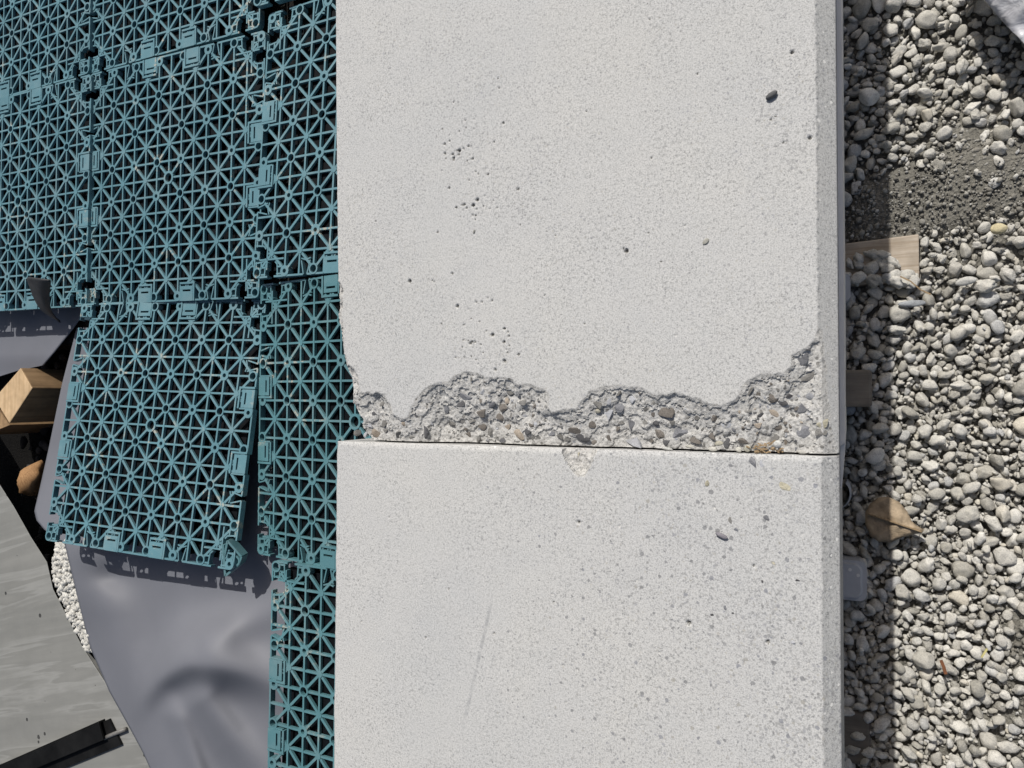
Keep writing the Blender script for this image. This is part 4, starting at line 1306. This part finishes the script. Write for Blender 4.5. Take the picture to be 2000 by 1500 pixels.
gs = 'small stones lying on the blocks'
single('pebble', 1507, 186, HB, 24, 19, 18, solid('dark grey pebble', (0.12, 0.122, 0.125)), 'dark grey pebble lying near the top right of the broken block', 'pebble', 901, 30, gs)
single('pebble', 1409, 1046, HB, 27, 15, 14, solid('olive grey pebble', (0.21, 0.20, ST)), 'oval olive grey pebble lying on the lower block', 'pebble', 902, -22, gs)
single('stone_chip', 1379, 471, HB, 17, 11, 5, solid('pale chip', (0.34, 0.335, 0.30)), 'thin pale stone chip lying on the right part of the broken block', 'stone chip', 903, 45, gs)
single('stone_chip', 926, 452, HB, 5, 14, 4, solid('grey chip', (0.24, 0.24, 0.225)), 'thin grey sliver lying below the pits on the broken block', 'stone chip', 904, -20, gs)
gj = 'pebbles caught along the joint between the blocks'
for k, (x, y, L, W_, ang, c, lab) in enumerate(((1346, 872, 17, 8, 0, (0.46, 0.45, 0.40), 'flat pale pebble in the joint, leftmost of the row'), (1393, 877, 20, 13, 0, (0.50, 0.49, 0.45), 'squarish cream pebble in the joint, second of the row'),
        (1404, 866, 18, 11, 10, (0.40, 0.38, 0.31), 'beige pebble perched on top of the cream one in the joint'), (1443, 878, 12, 13, 0, (0.52, 0.51, 0.46), 'small round whitish pebble alone in the joint'),
        (1460, 876, 15, 15, 20, (0.42, 0.41, 0.35), 'round beige pebble in the joint touching the dry plant bits'), (1519, 868, 15, 20, 25, (0.56, 0.56, 0.54), 'white angular pebble in the joint right of the dry plant bits'),
        (1566, 883, 18, 9, 0, (0.46, 0.45, 0.42), 'low pale pebble in the joint nearest the right end'), (1168, 803, 14, 13, 0, (0.36, 0.345, 0.29), 'round beige pebble resting high in the broken edge'), (1303, 876, 24, 8, -8, (0.45, 0.45, 0.43), 'long pale flake in the joint below the brown stone'))):
    zr = HB - 0.0065 if y > 850 else HB - surf_depth(depth_up, *P(x, y, HB - 0.006)[:2])
    if y > 850 and y < 870: zr += 0.003
    single('pebble', x, y, zr, L, W_, (L + W_) * 0.42, solid('joint pebble', c), lab, 'pebble', 920 + k, ang, gj)

# dry plant bits in the joint
mb = MB(); c = P(1488, 876, HB - 0.006)
_d = random.Random(3)
for _ in range(38):
    a = np.array([_d.gauss(0, 0.0042), _d.gauss(0, 0.0016)]); t = _d.uniform(-0.7, 0.7); L = _d.uniform(0.001, 0.0035)
    z = _d.uniform(0.0, 0.003)
    mb.bar(a, a + L * np.array([math.cos(t), math.sin(t)]), 0.0007, z, z + 0.0004)
tag(mb.build('plant_debris', M_STRAW, None, tuple(c)), 'little clump of dry brown plant bits caught in the joint between the blocks', 'plant debris')


def outline_sheet(name, px, z, mat, label, cat, curl=0.004, th=0.0006, sub=14):
    pts_ = np.array([P(x, y, z)[:2] for x, y in px]); c = pts_.mean(0)
    V = [(0, 0, curl * 0.7)]; Fs = []
    n_ = len(pts_)
    rings = 5
    for r_ in range(1, rings + 1):
        t = r_ / rings
        for p in pts_:
            qv = (p - c) * t
            V.append((qv[0], qv[1], curl * (0.7 - t * t) + 0.0016 * math.sin(qv[0] * 260 + qv[1] * 150) + 0.0010 * math.sin(qv[0] * 610 - qv[1] * 420)))
    for k in range(n_): Fs.append((0, 1 + (k + 1) % n_, 1 + k))
    for r_ in range(1, rings):
        a = 1 + (r_ - 1) * n_; b_ = 1 + r_ * n_
        for k in range(n_): Fs.append((a + k, a + (k + 1) % n_, b_ + (k + 1) % n_, b_ + k))
    ob = link(name, mesh(name, V, Fs), mat, None, (c[0], c[1], z), True)
    so = ob.modifiers.new('thickness', 'SOLIDIFY'); so.thickness = th
    return tag(ob, label, cat)


LEAFPX = [(1690, 1000), (1699, 985), (1714, 973), (1733, 969), (1756, 980), (1772, 999), (1781, 1018), (1792, 1028), (1806, 1035), (1801, 1042), (1782, 1044), (1762, 1050), (1742, 1060), (1716, 1058), (1699, 1046), (1690, 1023)]
leaf = outline_sheet('dry_leaf', LEAFPX, 0.021, M_LEAF, 'dry brown leaf lying half in the block shadow on the gravel', 'leaf', 0.0035)
v0, v1 = P(1695, 1004, 0.027), P(1800, 1038, 0.0235)
mb = MB(); mb.bar((v0[0] - leaf.location.x, v0[1] - leaf.location.y), (v1[0] - leaf.location.x, v1[1] - leaf.location.y), 0.0007, 0.001, 0.0052)
mb.build('leaf_vein', M_STRAW, leaf)

# crumpled clear film in the top right corner
def film():
    nu, nv = 60, 60
    V = np.zeros((nv, nu, 3))
    edge = [(1870, -120), (1915, -8), (1932, 8), (1950, 26), (1975, 55), (2006, 86), (2080, 140)]
    z0 = 0.045
    for a in range(nv):
        t = a / (nv - 1) * (len(edge) - 1); k = min(int(t), len(edge) - 2); f = t - k
        ex = edge[k][0] + (edge[k + 1][0] - edge[k][0]) * f; ey = edge[k][1] + (edge[k + 1][1] - edge[k][1]) * f
        p0_ = P(ex, ey, z0)
        for b in range(nu):
            s = b / (nu - 1) * 0.22
            V[a, b] = (p0_[0] + s * 0.85, p0_[1] + s * 0.55, 0)
    h = 0.010 * np.abs(fbm(V[..., 0], V[..., 1], 0.035, 4, 201)) + 0.006 * fbm(V[..., 0], V[..., 1], 0.016, 3, 211)
    s = np.linspace(0, 1, nu)[None, :]
    V[..., 2] = z0 - 0.004 + h + 0.012 * np.minimum(1, s * 5)
    i = np.arange(nu * nv).reshape(nv, nu)
    q_ = np.stack([i[:-1, :-1], i[1:, :-1], i[1:, 1:], i[:-1, 1:]], -1).reshape(-1, 4)[:, ::-1]
    v = V.reshape(-1, 3); o0 = v.mean(0); o0[2] = 0.02
    ob = link('plastic_film', mesh_np('plastic_film', v - o0, q_), M_FILM, None, tuple(o0), True)
    so = ob.modifiers.new('thickness', 'SOLIDIFY'); so.thickness = 0.0008
    tag(ob, 'crumpled shiny grey plastic film lying on the gravel in the top right corner', 'plastic film')


film()


def twig(name, pts_px, z, w, mat, label, cat):
    mb_ = MB(); p0_ = P(*pts_px[0], z)
    for a, b in zip(pts_px[:-1], pts_px[1:]):
        mb_.bar((P(*a, z) - p0_)[:2], (P(*b, z) - p0_)[:2], w, -w / 2, w / 2)
    return tag(mb_.build(name, mat, None, tuple(p0_)), label, cat)


twig('twig', [(1758, 540), (1778, 549), (1798, 566), (1818, 575)], 0.021, 0.0009, M_STRAW, 'thin tan twig on the gravel below the plank end', 'twig')
twig('rusty_nail', [(1838, 1290), (1843, 1302), (1847, 1316)], 0.022, 0.0022, M_RUST, 'rust brown sliver stuck upright among pale gravel stones', 'metal scrap')
twig('grass_blade', [(1917, 1284), (1922, 1276), (1928, 1267)], 0.022, 0.0012, plain('yellow grass', (0.50, 0.45, 0.20), 0.7, 0.2, 0.2, 200), 'tiny yellow dry blade among the gravel at lower right', 'dry blade')
single('pebble', 1950, 447, 0.014, 27, 28, 22, solid('yellow pebble', (0.52, 0.46, 0.30)), 'yellowish round pebble in the gravel right of the plank', 'pebble', 960, 0)
single('pebble', 1887, 549, 0.013, 34, 23, 20, solid('smooth white pebble', (0.50, 0.495, 0.47)), 'smooth oval whitish pebble in the gravel right of the plank, below the yellowish one', 'pebble', 961, 14)
single('pebble', 1781, 593, 0.013, 44, 20, 20, solid('long blue grey pebble', (0.33, 0.345, 0.36)), 'long blue grey pebble lying level in the gravel just below the plank', 'pebble', 962, 2)
